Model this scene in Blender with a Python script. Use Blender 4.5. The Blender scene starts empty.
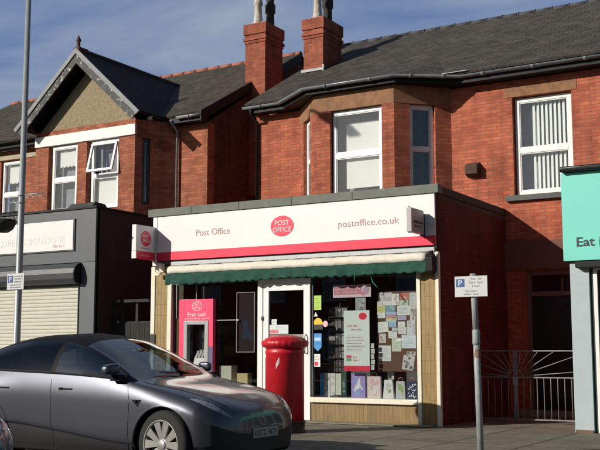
import bpy, bmesh, math, random
from mathutils import Vector, Matrix
random.seed(7)
S = bpy.context.scene
COL = S.collection
PI = math.pi
R = math.radians

# ------------------------------------------------------------------ camera
CAM_Z = 1.32
cam_d = bpy.data.cameras.new('camera'); cam = bpy.data.objects.new('camera', cam_d); COL.objects.link(cam)
cam_d.sensor_fit = 'HORIZONTAL'; cam_d.sensor_width = 36.0
cam_d.lens = 36.0 * 1000.0 / 600.0
cam_d.clip_start = 0.1; cam_d.clip_end = 2000
cam.location = (0, 0, CAM_Z)
cam.rotation_euler = (R(90 + 7.2), 0, R(30.8))
S.camera = cam

# ------------------------------------------------------------------ light
SUN_TRAVEL = Vector((.71, 1.0, -.54)).normalized()
sd = bpy.data.lights.new('sun', 'SUN'); sun = bpy.data.objects.new('sun', sd); COL.objects.link(sun)
sd.energy = 4.6; sd.angle = R(.53); sd.color = (1.0, .93, .82)
sun.rotation_euler = SUN_TRAVEL.to_track_quat('-Z', 'Y').to_euler()
sun.location = (-20, -30, 20)
W = bpy.data.worlds.new('World'); S.world = W; W.use_nodes = True
nt = W.node_tree; nt.nodes.clear()
def wn(t, **k):
    n = nt.nodes.new(t)
    for a, b in k.items(): setattr(n, a, b)
    return n
out = wn('ShaderNodeOutputWorld'); bg = wn('ShaderNodeBackground'); sky = wn('ShaderNodeTexSky')
sky.sky_type = 'NISHITA'; sky.sun_disc = False
sky.sun_elevation = math.asin(-SUN_TRAVEL.z)
sky.sun_rotation = math.atan2(-SUN_TRAVEL.x, -SUN_TRAVEL.y)
sky.air_density = 1.0; sky.dust_density = .7; sky.ozone_density = 2.0
tc = wn('ShaderNodeTexCoord'); sep = wn('ShaderNodeSeparateXYZ')
nt.links.new(tc.outputs['Generated'], sep.inputs[0])
zz = wn('ShaderNodeMath', operation='MAXIMUM'); zz.inputs[1].default_value = .08; nt.links.new(sep.outputs['Z'], zz.inputs[0])
dx = wn('ShaderNodeMath', operation='DIVIDE'); nt.links.new(sep.outputs['X'], dx.inputs[0]); nt.links.new(zz.outputs[0], dx.inputs[1])
dy = wn('ShaderNodeMath', operation='DIVIDE'); nt.links.new(sep.outputs['Y'], dy.inputs[0]); nt.links.new(zz.outputs[0], dy.inputs[1])
cmb = wn('ShaderNodeCombineXYZ'); nt.links.new(dx.outputs[0], cmb.inputs[0]); nt.links.new(dy.outputs[0], cmb.inputs[1])
mp = wn('ShaderNodeMapping'); mp.inputs['Rotation'].default_value = (0, 0, R(25)); mp.inputs['Scale'].default_value = (.9, 1.3, 1)
mp.inputs['Location'].default_value = (3.1, .6, 0)
nt.links.new(cmb.outputs[0], mp.inputs[0])
n1 = wn('ShaderNodeTexNoise'); n1.inputs['Scale'].default_value = 1.0; n1.inputs['Detail'].default_value = 6; n1.inputs['Roughness'].default_value = .52
n1.inputs['Distortion'].default_value = .35
nt.links.new(mp.outputs[0], n1.inputs['Vector'])
rp = wn('ShaderNodeValToRGB'); rp.color_ramp.elements[0].position = .35; rp.color_ramp.elements[1].position = .66
nt.links.new(n1.outputs['Fac'], rp.inputs[0])
# bright sky added only around the view direction, dimmer elsewhere to hold fill low
vd = wn('ShaderNodeVectorMath', operation='DOT_PRODUCT'); vd.inputs[1].default_value = Vector((-.50, .80, .32)).normalized(); nt.links.new(tc.outputs['Generated'], vd.inputs[0])
bk = wn('ShaderNodeMapRange'); bk.inputs['From Min'].default_value = .55; bk.inputs['From Max'].default_value = .85; nt.links.new(vd.outputs['Value'], bk.inputs[0])
mx = wn('ShaderNodeMixRGB'); mx2 = wn('ShaderNodeMixRGB'); nt.links.new(rp.outputs[0], mx.inputs[0])
mx.inputs[1].default_value = (2.1, 3.7, 7.8, 1); mx.inputs[2].default_value = (6.9, 8.1, 10.0, 1)
nt.links.new(bk.outputs[0], mx2.inputs[0]); nt.links.new(sky.outputs[0], mx2.inputs[1]); nt.links.new(mx.outputs[0], mx2.inputs[2])
nt.links.new(mx2.outputs[0], bg.inputs[0]); bg.inputs[1].default_value = .05
nt.links.new(bg.outputs[0], out.inputs[0])

S.view_settings.view_transform = 'Standard'; S.view_settings.look = 'None'
S.view_settings.gamma = 1; S.view_settings.exposure = 0.0
try: S.view_settings.use_curve_mapping = False
except Exception: pass
S.render.engine = 'CYCLES'

# ------------------------------------------------------------------ materials
def nodemat(name):
    m = bpy.data.materials.new(name); m.use_nodes = True
    t = m.node_tree; b = t.nodes['Principled BSDF']
    return m, t, b
def nd(t, typ, **k):
    n = t.nodes.new(typ)
    for a, c in k.items():
        if a in n.inputs if isinstance(a, str) and a[0].isupper() else False: n.inputs[a].default_value = c
        else: setattr(n, a, c)
    return n
def c4(c): return (c[0], c[1], c[2], 1)
def mul(c, k): return (min(1, c[0]*k), min(1, c[1]*k), min(1, c[2]*k))
def pbr(name, col, rough=.6, metal=0, var=.12, scale=3.0, bump=0, bscale=40, coat=0, spec=.5, streak=False, rvar=.0):
    m, t, b = nodemat(name)
    b.inputs['Roughness'].default_value = rough; b.inputs['Metallic'].default_value = metal
    b.inputs['Specular IOR Level'].default_value = spec
    if coat: b.inputs['Coat Weight'].default_value = coat; b.inputs['Coat Roughness'].default_value = .04
    tcn = t.nodes.new('ShaderNodeTexCoord')
    n = t.nodes.new('ShaderNodeTexNoise'); n.inputs['Scale'].default_value = scale; n.inputs['Detail'].default_value = 7; n.inputs['Roughness'].default_value = .65
    if streak:
        mpn = t.nodes.new('ShaderNodeMapping'); mpn.inputs['Scale'].default_value = (4, 4, .5)
        t.links.new(tcn.outputs['Object'], mpn.inputs[0]); t.links.new(mpn.outputs[0], n.inputs['Vector'])
    else: t.links.new(tcn.outputs['Object'], n.inputs['Vector'])
    r = t.nodes.new('ShaderNodeValToRGB'); r.color_ramp.elements[0].position = .3; r.color_ramp.elements[1].position = .7
    r.color_ramp.elements[0].color = c4(mul(col, 1-var)); r.color_ramp.elements[1].color = c4(mul(col, 1+var))
    t.links.new(n.outputs['Fac'], r.inputs[0]); t.links.new(r.outputs[0], b.inputs['Base Color'])
    if rvar:
        mr = t.nodes.new('ShaderNodeMapRange'); mr.inputs['To Min'].default_value = max(.02, rough-rvar); mr.inputs['To Max'].default_value = rough+rvar
        t.links.new(n.outputs['Fac'], mr.inputs[0]); t.links.new(mr.outputs[0], b.inputs['Roughness'])
    if bump:
        n2 = t.nodes.new('ShaderNodeTexNoise'); n2.inputs['Scale'].default_value = bscale; n2.inputs['Detail'].default_value = 5
        t.links.new(tcn.outputs['Object'], n2.inputs['Vector'])
        bp = t.nodes.new('ShaderNodeBump'); bp.inputs['Strength'].default_value = bump; bp.inputs['Distance'].default_value = .01
        t.links.new(n2.outputs['Fac'], bp.inputs['Height']); t.links.new(bp.outputs[0], b.inputs['Normal'])
    return m
def bricks(name, c1, c2, mort, bw=.225, rh=.075, ms=.005, rough=.85, stain=.35, bumpd=.006, offset=.5, nscale=1.2, distort=.0, patch=None):
    m, t, b = nodemat(name)
    b.inputs['Roughness'].default_value = rough; b.inputs['Specular IOR Level'].default_value = .3
    uv = t.nodes.new('ShaderNodeTexCoord')
    br = t.nodes.new('ShaderNodeTexBrick'); br.offset = offset
    for k, v in (('Scale', 1), ('Mortar Size', ms), ('Mortar Smooth', .25), ('Bias', 0), ('Brick Width', bw), ('Row Height', rh)): br.inputs[k].default_value = v
    br.inputs['Color1'].default_value = c4(c1); br.inputs['Color2'].default_value = c4(c2); br.inputs['Mortar'].default_value = c4(mort)
    if distort:
        dn = t.nodes.new('ShaderNodeTexNoise'); dn.inputs['Scale'].default_value = 3
        t.links.new(uv.outputs['UV'], dn.inputs['Vector'])
        vm = t.nodes.new('ShaderNodeVectorMath'); vm.operation = 'SCALE'; vm.inputs['Scale'].default_value = distort
        t.links.new(dn.outputs['Color'], vm.inputs[0])
        va = t.nodes.new('ShaderNodeVectorMath'); va.operation = 'ADD'
        t.links.new(uv.outputs['UV'], va.inputs[0]); t.links.new(vm.outputs[0], va.inputs[1]); t.links.new(va.outputs[0], br.inputs['Vector'])
    else: t.links.new(uv.outputs['UV'], br.inputs['Vector'])
    n = t.nodes.new('ShaderNodeTexNoise'); n.inputs['Scale'].default_value = nscale; n.inputs['Detail'].default_value = 9; n.inputs['Roughness'].default_value = .7
    t.links.new(uv.outputs['Object'], n.inputs['Vector'])
    mr = t.nodes.new('ShaderNodeMapRange'); mr.inputs['From Min'].default_value = .3; mr.inputs['From Max'].default_value = .7
    mr.inputs['To Min'].default_value = 1-stain; mr.inputs['To Max'].default_value = 1+stain*.5
    t.links.new(n.outputs['Fac'], mr.inputs[0])
    n3 = t.nodes.new('ShaderNodeTexNoise'); n3.inputs['Scale'].default_value = 45; n3.inputs['Detail'].default_value = 3
    t.links.new(uv.outputs['Object'], n3.inputs['Vector'])
    mr3 = t.nodes.new('ShaderNodeMapRange'); mr3.inputs['To Min'].default_value = .75; mr3.inputs['To Max'].default_value = 1.25
    t.links.new(n3.outputs['Fac'], mr3.inputs[0])
    mm = t.nodes.new('ShaderNodeMath'); mm.operation = 'MULTIPLY'; t.links.new(mr.outputs[0], mm.inputs[0]); t.links.new(mr3.outputs[0], mm.inputs[1])
    smp = t.nodes.new('ShaderNodeMapping'); smp.inputs['Scale'].default_value = (3.2, 3.2, .28); t.links.new(uv.outputs['Object'], smp.inputs[0])
    sn = t.nodes.new('ShaderNodeTexNoise'); sn.inputs['Scale'].default_value = 1.6; sn.inputs['Detail'].default_value = 6; t.links.new(smp.outputs[0], sn.inputs['Vector'])
    smr = t.nodes.new('ShaderNodeMapRange'); smr.inputs['From Min'].default_value = .35; smr.inputs['From Max'].default_value = .6; smr.inputs['To Min'].default_value = .82; smr.inputs['To Max'].default_value = 1.04
    t.links.new(sn.outputs['Fac'], smr.inputs[0])
    m2 = t.nodes.new('ShaderNodeMath'); m2.operation = 'MULTIPLY'; t.links.new(mm.outputs[0], m2.inputs[0]); t.links.new(smr.outputs[0], m2.inputs[1])
    vs = t.nodes.new('ShaderNodeVectorMath'); vs.operation = 'SCALE'
    t.links.new(br.outputs['Color'], vs.inputs[0]); t.links.new(m2.outputs[0], vs.inputs['Scale'])
    last = vs.outputs[0]
    if patch:
        pn = t.nodes.new('ShaderNodeTexNoise'); pn.inputs['Scale'].default_value = patch[1]; pn.inputs['Detail'].default_value = 8; pn.inputs['Roughness'].default_value = .75
        t.links.new(uv.outputs['Object'], pn.inputs['Vector'])
        pr = t.nodes.new('ShaderNodeValToRGB'); pr.color_ramp.elements[0].position = patch[2]; pr.color_ramp.elements[1].position = patch[2]+.14
        t.links.new(pn.outputs['Fac'], pr.inputs[0])
        pm = t.nodes.new('ShaderNodeMixRGB'); pm.inputs[2].default_value = c4(patch[0])
        pk = t.nodes.new('ShaderNodeMath'); pk.operation = 'MULTIPLY'; pk.inputs[1].default_value = patch[3]
        t.links.new(pr.outputs[0], pk.inputs[0]); t.links.new(pk.outputs[0], pm.inputs[0]); t.links.new(last, pm.inputs[1]); last = pm.outputs[0]
    t.links.new(last, b.inputs['Base Color'])
    inv = t.nodes.new('ShaderNodeMath'); inv.operation = 'SUBTRACT'; inv.inputs[0].default_value = 1; t.links.new(br.outputs['Fac'], inv.inputs[1])
    ad = t.nodes.new('ShaderNodeMath'); ad.operation = 'MULTIPLY_ADD'; ad.inputs[1].default_value = .35
    t.links.new(n3.outputs['Fac'], ad.inputs[0]); t.links.new(inv.outputs[0], ad.inputs[2])
    bp = t.nodes.new('ShaderNodeBump'); bp.inputs['Strength'].default_value = .8; bp.inputs['Distance'].default_value = bumpd
    t.links.new(ad.outputs[0], bp.inputs['Height']); t.links.new(bp.outputs[0], b.inputs['Normal'])
    return m
def glass(name, tint=(.8, .85, .85), refl=1.0, rough=.0, base=.04):
    m, t, b = nodemat(name); t.nodes.remove(b)
    o = t.nodes['Material Output']
    tr = t.nodes.new('ShaderNodeBsdfTransparent'); tr.inputs[0].default_value = c4(tint)
    gl = t.nodes.new('ShaderNodeBsdfGlossy'); gl.inputs['Roughness'].default_value = rough; gl.inputs['Color'].default_value = (refl, refl, refl, 1)
    fr = t.nodes.new('ShaderNodeFresnel'); ge = t.nodes.new('ShaderNodeNewGeometry')
    ir = t.nodes.new('ShaderNodeMapRange'); ir.inputs['To Min'].default_value = 1.5; ir.inputs['To Max'].default_value = 1/1.5   # same optics from both sides
    t.links.new(ge.outputs['Backfacing'], ir.inputs[0]); t.links.new(ir.outputs[0], fr.inputs['IOR'])
    ad = t.nodes.new('ShaderNodeMath'); ad.operation = 'ADD'; ad.inputs[1].default_value = base; t.links.new(fr.outputs[0], ad.inputs[0])
    mx = t.nodes.new('ShaderNodeMixShader')
    t.links.new(ad.outputs[0], mx.inputs[0]); t.links.new(tr.outputs[0], mx.inputs[1]); t.links.new(gl.outputs[0], mx.inputs[2])
    t.links.new(mx.outputs[0], o.inputs[0])
    return m

M = {}
M['brick'] = bricks('red_brick', (.54, .152, .080), (.38, .090, .047), (.30, .125, .085), ms=.008)
M['brick_pier'] = bricks('pier_brick', (.50, .145, .078), (.31, .075, .040), (.26, .115, .08), bw=.24, rh=.076, ms=.008)
M['brick_left'] = bricks('orange_brick', (.47, .155, .082), (.29, .082, .043), (.26, .12, .08), stain=.3, ms=.008)
M['brick_chim'] = bricks('chimney_brick', (.40, .115, .065), (.29, .075, .042), (.26, .12, .085), stain=.4, nscale=2.5)
M['brick_maroon_shade'] = bricks('maroon_shade_brick', (.135, .030, .026), (.105, .022, .020), (.085, .022, .020), stain=.4)  # red brick darkened: the extension walls' shade is put into the colour
M['brick_brown_shade'] = bricks('brown_shade_brick', (.15, .055, .036), (.10, .038, .028), (.09, .055, .045), ms=.008, stain=.4)  # alley shade of the gable end is painted into this darker brick
M['slate'] = bricks('grey_slate', (.082, .073, .062), (.052, .046, .040), (.020, .018, .016), bw=.30, rh=.22, ms=.009, stain=.3, bumpd=.012, nscale=1.6, patch=((.11, .10, .082), 2.2, .52, .45))
M['slate_left'] = bricks('mossy_slate', (.078, .066, .050), (.050, .042, .032), (.022, .019, .014), bw=.30, rh=.22, ms=.009, stain=.3, bumpd=.012, nscale=1.6, patch=((.10, .092, .055), 2.6, .5, .5))
M['slate_dark'] = bricks('dark_slate', (.040, .038, .040), (.025, .025, .027), (.008, .008, .008), bw=.30, rh=.22, ms=.012, stain=.3, bumpd=.012)
M['stone'] = pbr('sandstone', (.25, .125, .062), .85, var=.3, scale=5, bump=.4, bscale=60)
M['stone_band'] = pbr('buff_stone', (.42, .36, .25), .85, var=.15, scale=4, bump=.3)
M['render_buff'] = pbr('pebble_render', (.285, .232, .145), .95, var=.3, scale=14, bump=1.0, bscale=55)
M['white_paint'] = pbr('white_paint', (.78, .77, .74), .55, var=.06, scale=4, streak=True)
M['upvc'] = pbr('white_upvc', (.80, .80, .80), .35, var=.03)
M['cream'] = pbr('cream_paint', (.74, .70, .58), .5, var=.1, scale=5, streak=True)
M['coping'] = pbr('grey_green_coping', (.145, .160, .135), .75, var=.18, scale=3, bump=.15)
M['felt'] = pbr('roof_felt', (.06, .06, .06), .95, var=.2)
M['black'] = pbr('black_gutter', (.014, .014, .016), .6, var=.1, spec=.25)
M['gutter'] = pbr('grey_gutter', (.17, .19, .21), .25, var=.2, scale=6)
M['lead'] = pbr('lead_flashing', (.42, .42, .42), .5, var=.2)
M['sign_white'] = pbr('sign_white', (.77, .77, .77), .3, var=.02)
M['sign_red'] = pbr('sign_red', (.80, .035, .085), .3, var=.03)
M['sign_grey'] = pbr('sign_grey', (.60, .62, .64), .4, var=.03)
M['letter_rose'] = pbr('letter_rose', (.42, .20, .20), .5, var=.05)
M['letter_pale'] = pbr('letter_pale', (.66, .69, .68), .5, var=.02)
M['letter_pink'] = pbr('letter_pink', (.75, .45, .45), .5, var=.02)
M['letter_dark'] = pbr('letter_dark', (.012, .03, .035), .5, var=.05)
M['letter_grey'] = pbr('letter_grey', (.16, .17, .18), .5, var=.05)
M['turq'] = pbr('turquoise_sign', (.19, .66, .56), .35, var=.02)
M['pil_blue'] = pbr('pale_blue_paint', (.38, .45, .485), .55, var=.06, scale=3)
M['grey_paint'] = pbr('grey_shopfront_paint', (.066, .076, .086), .5, var=.08, scale=4, streak=True)
M['grey_dark'] = pbr('charcoal_paint', (.050, .055, .062), .45, var=.1)
M['green_cloth'] = pbr('green_canvas', (.005, .058, .041), .85, var=.35, scale=7, bump=.3, bscale=25)
M['cream_cloth'] = pbr('awning_canvas', (.70, .67, .58), .8, var=.12, scale=5, bump=.2, bscale=15)
M['metal_dark'] = pbr('dark_iron', (.075, .078, .08), .5, metal=.3, var=.25, scale=14)
M['galv'] = pbr('galvanised_steel', (.33, .35, .36), .5, metal=.35, var=.15, scale=7, streak=True)
M['pole_grey'] = pbr('grey_pole_paint', (.30, .32, .33), .6, var=.4, scale=22, streak=True)
M['rust'] = pbr('rusty_band', (.24, .15, .10), .8, var=.3, scale=20)
M['pillar_red'] = pbr('post_box_red', (.50, .008, .020), .42, var=.18, scale=6, coat=.12, bump=.12, bscale=18)
M['box_black'] = pbr('post_box_black', (.012, .012, .013), .5, var=.2)
M['asphalt'] = pbr('asphalt', (.052, .052, .054), .92, var=.25, scale=2.5, bump=.6, bscale=160)
M['earth'] = pbr('distant_ground', (.10, .10, .085), .95, var=.25, scale=.3)
M['kerb'] = pbr('kerb_concrete', (.22, .21, .19), .9, var=.2, scale=6, bump=.4, bscale=80)
M['paving'] = bricks('paving_slabs', (.225, .205, .158), (.20, .18, .14), (.050, .044, .036), bw=1.15, rh=1.75, ms=.018, offset=.0, distort=.02, stain=.3, bumpd=.012, nscale=1.1, patch=((.095, .086, .072), .9, .54, .6))
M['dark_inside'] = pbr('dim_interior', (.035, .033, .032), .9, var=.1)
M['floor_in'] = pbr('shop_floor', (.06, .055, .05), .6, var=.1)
M['brown_board'] = pbr('brown_render', (.16, .075, .055), .85, var=.15)
M['door_dark'] = pbr('dark_door', (.02, .018, .018), .35, var=.2)
M['brown_frame'] = pbr('brown_frame', (.16, .095, .085), .6, var=.1)
M['terracotta'] = pbr('terracotta', (.26, .085, .055), .85, var=.25, scale=8)
M['pot_white'] = pbr('weathered_pot', (.50, .46, .40), .85, var=.4, scale=9)
M['pot_dark'] = pbr('sooty_pot', (.045, .038, .034), .9, var=.3, scale=8)
M['net'] = pbr('net_curtain', (.24, .26, .29), .9, var=.15, scale=8)
M['blind_white'] = pbr('white_blind', (.80, .80, .78), .8, var=.03)
M['blind_grey'] = pbr('grey_blind', (.50, .51, .52), .8, var=.05)
M['curtain_dark'] = pbr('dark_curtain', (.075, .070, .066), .9, var=.3, scale=12)
M['pane'] = glass('window_glass', (.97, .985, .98), 1.0, 0, .04)
M['shop_glass'] = glass('shop_glass', (.88, .90, .90), .9, 0, .0)
M['cork'] = pbr('noticeboard_brown', (.14, .072, .045), .9, var=.1, scale=20)
M['shutter'] = pbr('cream_shutter', (.55, .54, .46), .45, var=.05, scale=3)
M['carved'] = pbr('peeling_bargeboard', (.15, .155, .155), .7, var=.2)
# peeling paint: pale flakes on the carved board
def peel():
    m, t, b = nodemat('peeling_bargeboard_paint')
    tcn = t.nodes.new('ShaderNodeTexCoord'); n = t.nodes.new('ShaderNodeTexNoise'); n.inputs['Scale'].default_value = 7.5; n.inputs['Detail'].default_value = 6; n.inputs['Distortion'].default_value = 1.2
    t.links.new(tcn.outputs['Object'], n.inputs['Vector'])
    r = t.nodes.new('ShaderNodeValToRGB'); r.color_ramp.elements[0].position = .57; r.color_ramp.elements[1].position = .66
    r.color_ramp.elements[0].color = (.06, .064, .066, 1); r.color_ramp.elements[1].color = (.46, .45, .42, 1)
    t.links.new(n.outputs['Fac'], r.inputs[0]); t.links.new(r.outputs[0], b.inputs['Base Color']); b.inputs['Roughness'].default_value = .75
    return m
M['carved'] = peel()
# tan ribbed cladding
def ribbed(name='tan_ribbed_tile', dark=(.21, .135, .045), light=(.32, .215, .078), freq=26, rows=.23):
    m, t, b = nodemat(name); b.inputs['Roughness'].default_value = .4
    uv = t.nodes.new('ShaderNodeTexCoord')
    br = t.nodes.new('ShaderNodeTexBrick'); br.offset = 0
    for k, v in (('Scale', 1), ('Mortar Size', .004), ('Mortar Smooth', .6), ('Bias', 0), ('Brick Width', .085), ('Row Height', rows)): br.inputs[k].default_value = v
    br.inputs['Color1'].default_value = c4(light); br.inputs['Color2'].default_value = c4(mul(light, .88)); br.inputs['Mortar'].default_value = c4(dark)
    t.links.new(uv.outputs['UV'], br.inputs['Vector'])
    w = t.nodes.new('ShaderNodeTexNoise'); w.inputs['Scale'].default_value = 9; w.inputs['Detail'].default_value = 6
    mpn = t.nodes.new('ShaderNodeMapping'); mpn.inputs['Scale'].default_value = (2.5, 2.5, .35)
    t.links.new(uv.outputs['Object'], mpn.inputs[0]); t.links.new(mpn.outputs[0], w.inputs['Vector'])
    mr = t.nodes.new('ShaderNodeMapRange'); mr.inputs['From Min'].default_value = .3; mr.inputs['From Max'].default_value = .7; mr.inputs['To Min'].default_value = .78; mr.inputs['To Max'].default_value = 1.12
    t.links.new(w.outputs['Fac'], mr.inputs[0])
    vs = t.nodes.new('ShaderNodeVectorMath'); vs.operation = 'SCALE'; t.links.new(br.outputs['Color'], vs.inputs[0]); t.links.new(mr.outputs[0], vs.inputs['Scale'])
    t.links.new(vs.outputs[0], b.inputs['Base Color'])
    bp = t.nodes.new('ShaderNodeBump'); bp.inputs['Strength'].default_value = .5; bp.inputs['Distance'].default_value = .006; bp.invert = True
    t.links.new(br.outputs['Fac'], bp.inputs['Height']); t.links.new(bp.outputs[0], b.inputs['Normal'])
    return m
M['tan'] = ribbed()
M['tan_plain'] = ribbed('tan_riser_tile', (.19, .125, .05), (.26, .175, .075), rows=.6)
def flat(key, col, rough=.6, var=.03, **k):
    if key not in M: M[key] = pbr(key, col, rough, var=var, **k)
    return M[key]

# ------------------------------------------------------------------ mesh builder
class MB:
    def __init__(s, T=None): s.v = []; s.f = []; s.mi = []; s.sm = []; s.T = T
    def add(s, vs, fs, mi=0, sm=False):
        o = len(s.v)
        if s.T: vs = [s.T(*p) for p in vs]
        s.v += [tuple(p) for p in vs]
        for f in fs: s.f.append(tuple(i+o for i in f)); s.mi.append(mi); s.sm.append(sm)
    def box(s, x0, x1, y0, y1, z0, z1, mi=0):
        if x0 > x1: x0, x1 = x1, x0
        if y0 > y1: y0, y1 = y1, y0
        if z0 > z1: z0, z1 = z1, z0
        s.add([(x0,y0,z0),(x1,y0,z0),(x1,y1,z0),(x0,y1,z0),(x0,y0,z1),(x1,y0,z1),(x1,y1,z1),(x0,y1,z1)],
              [(0,3,2,1),(4,5,6,7),(0,1,5,4),(1,2,6,5),(2,3,7,6),(3,0,4,7)], mi)
    def prism(s, poly, ax, a0, a1, mi=0, sm=False):
        n = len(poly)
        def P(p, a): return {'x': (a, p[0], p[1]), 'y': (p[0], a, p[1]), 'z': (p[0], p[1], a)}[ax]
        s.add([P(p, a0) for p in poly]+[P(p, a1) for p in poly],
              [tuple(range(n))[::-1], tuple(range(n, 2*n))], mi)
        s.add([P(p, a0) for p in poly]+[P(p, a1) for p in poly], [(i, (i+1) % n, n+(i+1) % n, n+i) for i in range(n)], mi, sm)
    def quad(s, a, b, c, d, mi=0): s.add([a, b, c, d], [(0, 1, 2, 3)], mi)
    def slab(s, pts, nrm, th, mi=0):
        n = len(pts); N = Vector(nrm).normalized()*th
        q = [tuple(Vector(p)+N) for p in pts]
        s.add(list(pts)+q, [tuple(range(n))[::-1], tuple(range(n, 2*n))]+[(i, (i+1) % n, n+(i+1) % n, n+i) for i in range(n)], mi)
    def tube(s, pts, r, n=8, mi=0, cap=True):
        pts = [Vector(p) for p in pts]; rs = r if isinstance(r, (list, tuple)) else [r]*len(pts)
        vs = []; fs = []
        ref = None
        for i, p in enumerate(pts):
            d = (pts[min(i+1, len(pts)-1)]-pts[max(i-1, 0)]).normalized()
            if ref is None:
                ref = Vector((0, 0, 1)) if abs(d.z) < .9 else Vector((1, 0, 0))
            a = (ref - d*ref.dot(d)).normalized(); b = d.cross(a); ref = a
            for k in range(n):
                t = 2*PI*k/n; vs.append(p + a*(rs[i]*math.cos(t)) + b*(rs[i]*math.sin(t)))
        for i in range(len(pts)-1):
            for k in range(n): fs.append((i*n+k, i*n+(k+1) % n, (i+1)*n+(k+1) % n, (i+1)*n+k))
        s.add(vs, fs, mi, True)
        if cap:
            s.add(vs[:n], [tuple(range(n))[::-1]], mi); s.add(vs[-n:], [tuple(range(n))], mi)
    def lathe(s, prof, c, n=32, mi=0, ax='z', sm=True, scallop=None, cap=True):
        vs = []; fs = []
        for j, (r, h) in enumerate(prof):
            for k in range(n):
                t = 2*PI*k/n; rr = r
                if scallop and j in scallop[0]: rr = r*(1+scallop[1]*math.cos(scallop[2]*t))
                a, b = rr*math.cos(t), rr*math.sin(t)
                vs.append({'z': (c[0]+a, c[1]+b, c[2]+h), 'y': (c[0]+a, c[1]+h, c[2]+b), 'x': (c[0]+h, c[1]+a, c[2]+b)}[ax])
        for j in range(len(prof)-1):
            for k in range(n): fs.append((j*n+k, j*n+(k+1) % n, (j+1)*n+(k+1) % n, (j+1)*n+k))
        s.add(vs, fs, mi, sm)
        if cap: s.add(vs[:n], [tuple(range(n))[::-1]], mi); s.add(vs[-n:], [tuple(range(n))], mi)
    def build(s, name, mats, parent=None, bevel=0, loc=None, seg=2, fix=True):
        if not isinstance(mats, (list, tuple)): mats = [mats]
        mats = [M[m] if isinstance(m, str) else m for m in mats]
        me = bpy.data.meshes.new(name); ob = bpy.data.objects.new(name, me); COL.objects.link(ob)
        L = Vector((0, 0, 0))
        if parent is not None: L = ROOT[parent.name]; ob.parent = parent
        elif loc: L = Vector(loc); ob.location = L
        ROOT[ob.name] = L
        me.from_pydata([(p[0]-L.x, p[1]-L.y, p[2]-L.z) for p in s.v], [], s.f)
        for m in mats: me.materials.append(m)
        me.polygons.foreach_set('material_index', s.mi); me.polygons.foreach_set('use_smooth', s.sm)
        if fix:
            bm = bmesh.new(); bm.from_mesh(me); bmesh.ops.remove_doubles(bm, verts=bm.verts, dist=.00005)
            bmesh.ops.recalc_face_normals(bm, faces=bm.faces); bm.to_mesh(me); bm.free()
        uvl = me.uv_layers.new(name='UVMap')
        for p in me.polygons:
            nn = p.normal
            if abs(nn.z) > .95: tx, bx = Vector((1, 0, 0)), Vector((0, 1, 0))
            else:
                tx = Vector((0, 0, 1)).cross(nn).normalized(); bx = nn.cross(tx)
            for li in p.loop_indices:
                co = me.vertices[me.loops[li].vertex_index].co + L
                uvl.data[li].uv = (co.dot(tx), co.dot(bx))
        if bevel:
            md = ob.modifiers.new('bevel', 'BEVEL'); md.width = bevel; md.segments = seg; md.limit_method = 'ANGLE'; md.angle_limit = R(40)
        return ob
ROOT = {}
def tag(o, label=None, cat=None, group=None, kind=None):
    if label: o['label'] = label
    if cat: o['category'] = cat
    if group: o['group'] = group
    if kind: o['kind'] = kind
    return o
def thing(name, label, cat, loc, group=None):
    o = bpy.data.objects.new(name, None); COL.objects.link(o); o.location = loc
    o.empty_display_size = .2
    ROOT[o.name] = Vector(loc)
    return tag(o, label, cat, group)
def text(mb, s, pos, width, height, facing='-y', depth=.003, align='L', mi=0, bold=0):
    """text as mesh: cap height `height`, total width `width` (None = natural), baseline start at pos"""
    cu = bpy.data.curves.new('t', 'FONT'); cu.body = s; cu.extrude = .5; cu.resolution_u = 3; cu.offset = bold
    ob = bpy.data.objects.new('t', cu); COL.objects.link(ob)
    dg = bpy.context.evaluated_depsgraph_get(); me = bpy.data.meshes.new_from_object(ob.evaluated_get(dg))
    vs = [v.co.copy() for v in me.vertices]; fs = [tuple(p.vertices) for p in me.polygons]
    bpy.data.objects.remove(ob); bpy.data.meshes.remove(me)
    if not vs: return
    x0 = min(v.x for v in vs); x1 = max(v.x for v in vs)
    ky = height/.70; kx = (width/(x1-x0)) if width else ky
    off = {'L': 0, 'C': -.5, 'R': -1}[align]*(x1-x0)*kx
    out = []
    for v in vs:
        a = (v.x-x0)*kx+off; b = v.y*ky; d = depth*(.5 if v.z > 0 else -.5) if True else 0
        if facing == '-y': out.append((pos[0]+a, pos[1]-d, pos[2]+b))
        elif facing == '+x': out.append((pos[0]+d, pos[1]+a, pos[2]+b))
        elif facing == '-x': out.append((pos[0]-d, pos[1]-a, pos[2]+b))
    mb.add(out, fs, mi)
def scribble(mb, x0, x1, z, h, y, facing='-y', depth=.002, seed=1, mi=0):
    """a line of print too small to read: short unequal strokes"""
    rr = random.Random(seed); x = x0; k = 0; letters = rr.randint(3, 8)
    while x < x1-.2*h:
        w = h*rr.uniform(.22, .55); hh = h*rr.choice((1, .68, .68, .68, .9)); d = h*rr.uniform(.14, .2)
        for a, b_ in ((x, x+d), (x+w-d, x+w)):
            if facing == '-y': mb.box(a, b_, y-depth, y, z, z+hh)
            else: mb.box(y, y+depth, a, b_, z, z+hh)
        if facing == '-y': mb.box(x+d, x+w-d, y-depth, y, z+hh*.4, z+hh*.62)
        else: mb.box(y, y+depth, x+d, x+w-d, z+hh*.4, z+hh*.62)
        x += w+h*.18; k += 1
        if k == letters: x += h*.45; k = 0; letters = rr.randint(2, 8)
def ellipse(cx, cz, rx, rz, n=40): return [(cx+rx*math.cos(2*PI*k/n), cz+rz*math.sin(2*PI*k/n)) for k in range(n)]

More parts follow.
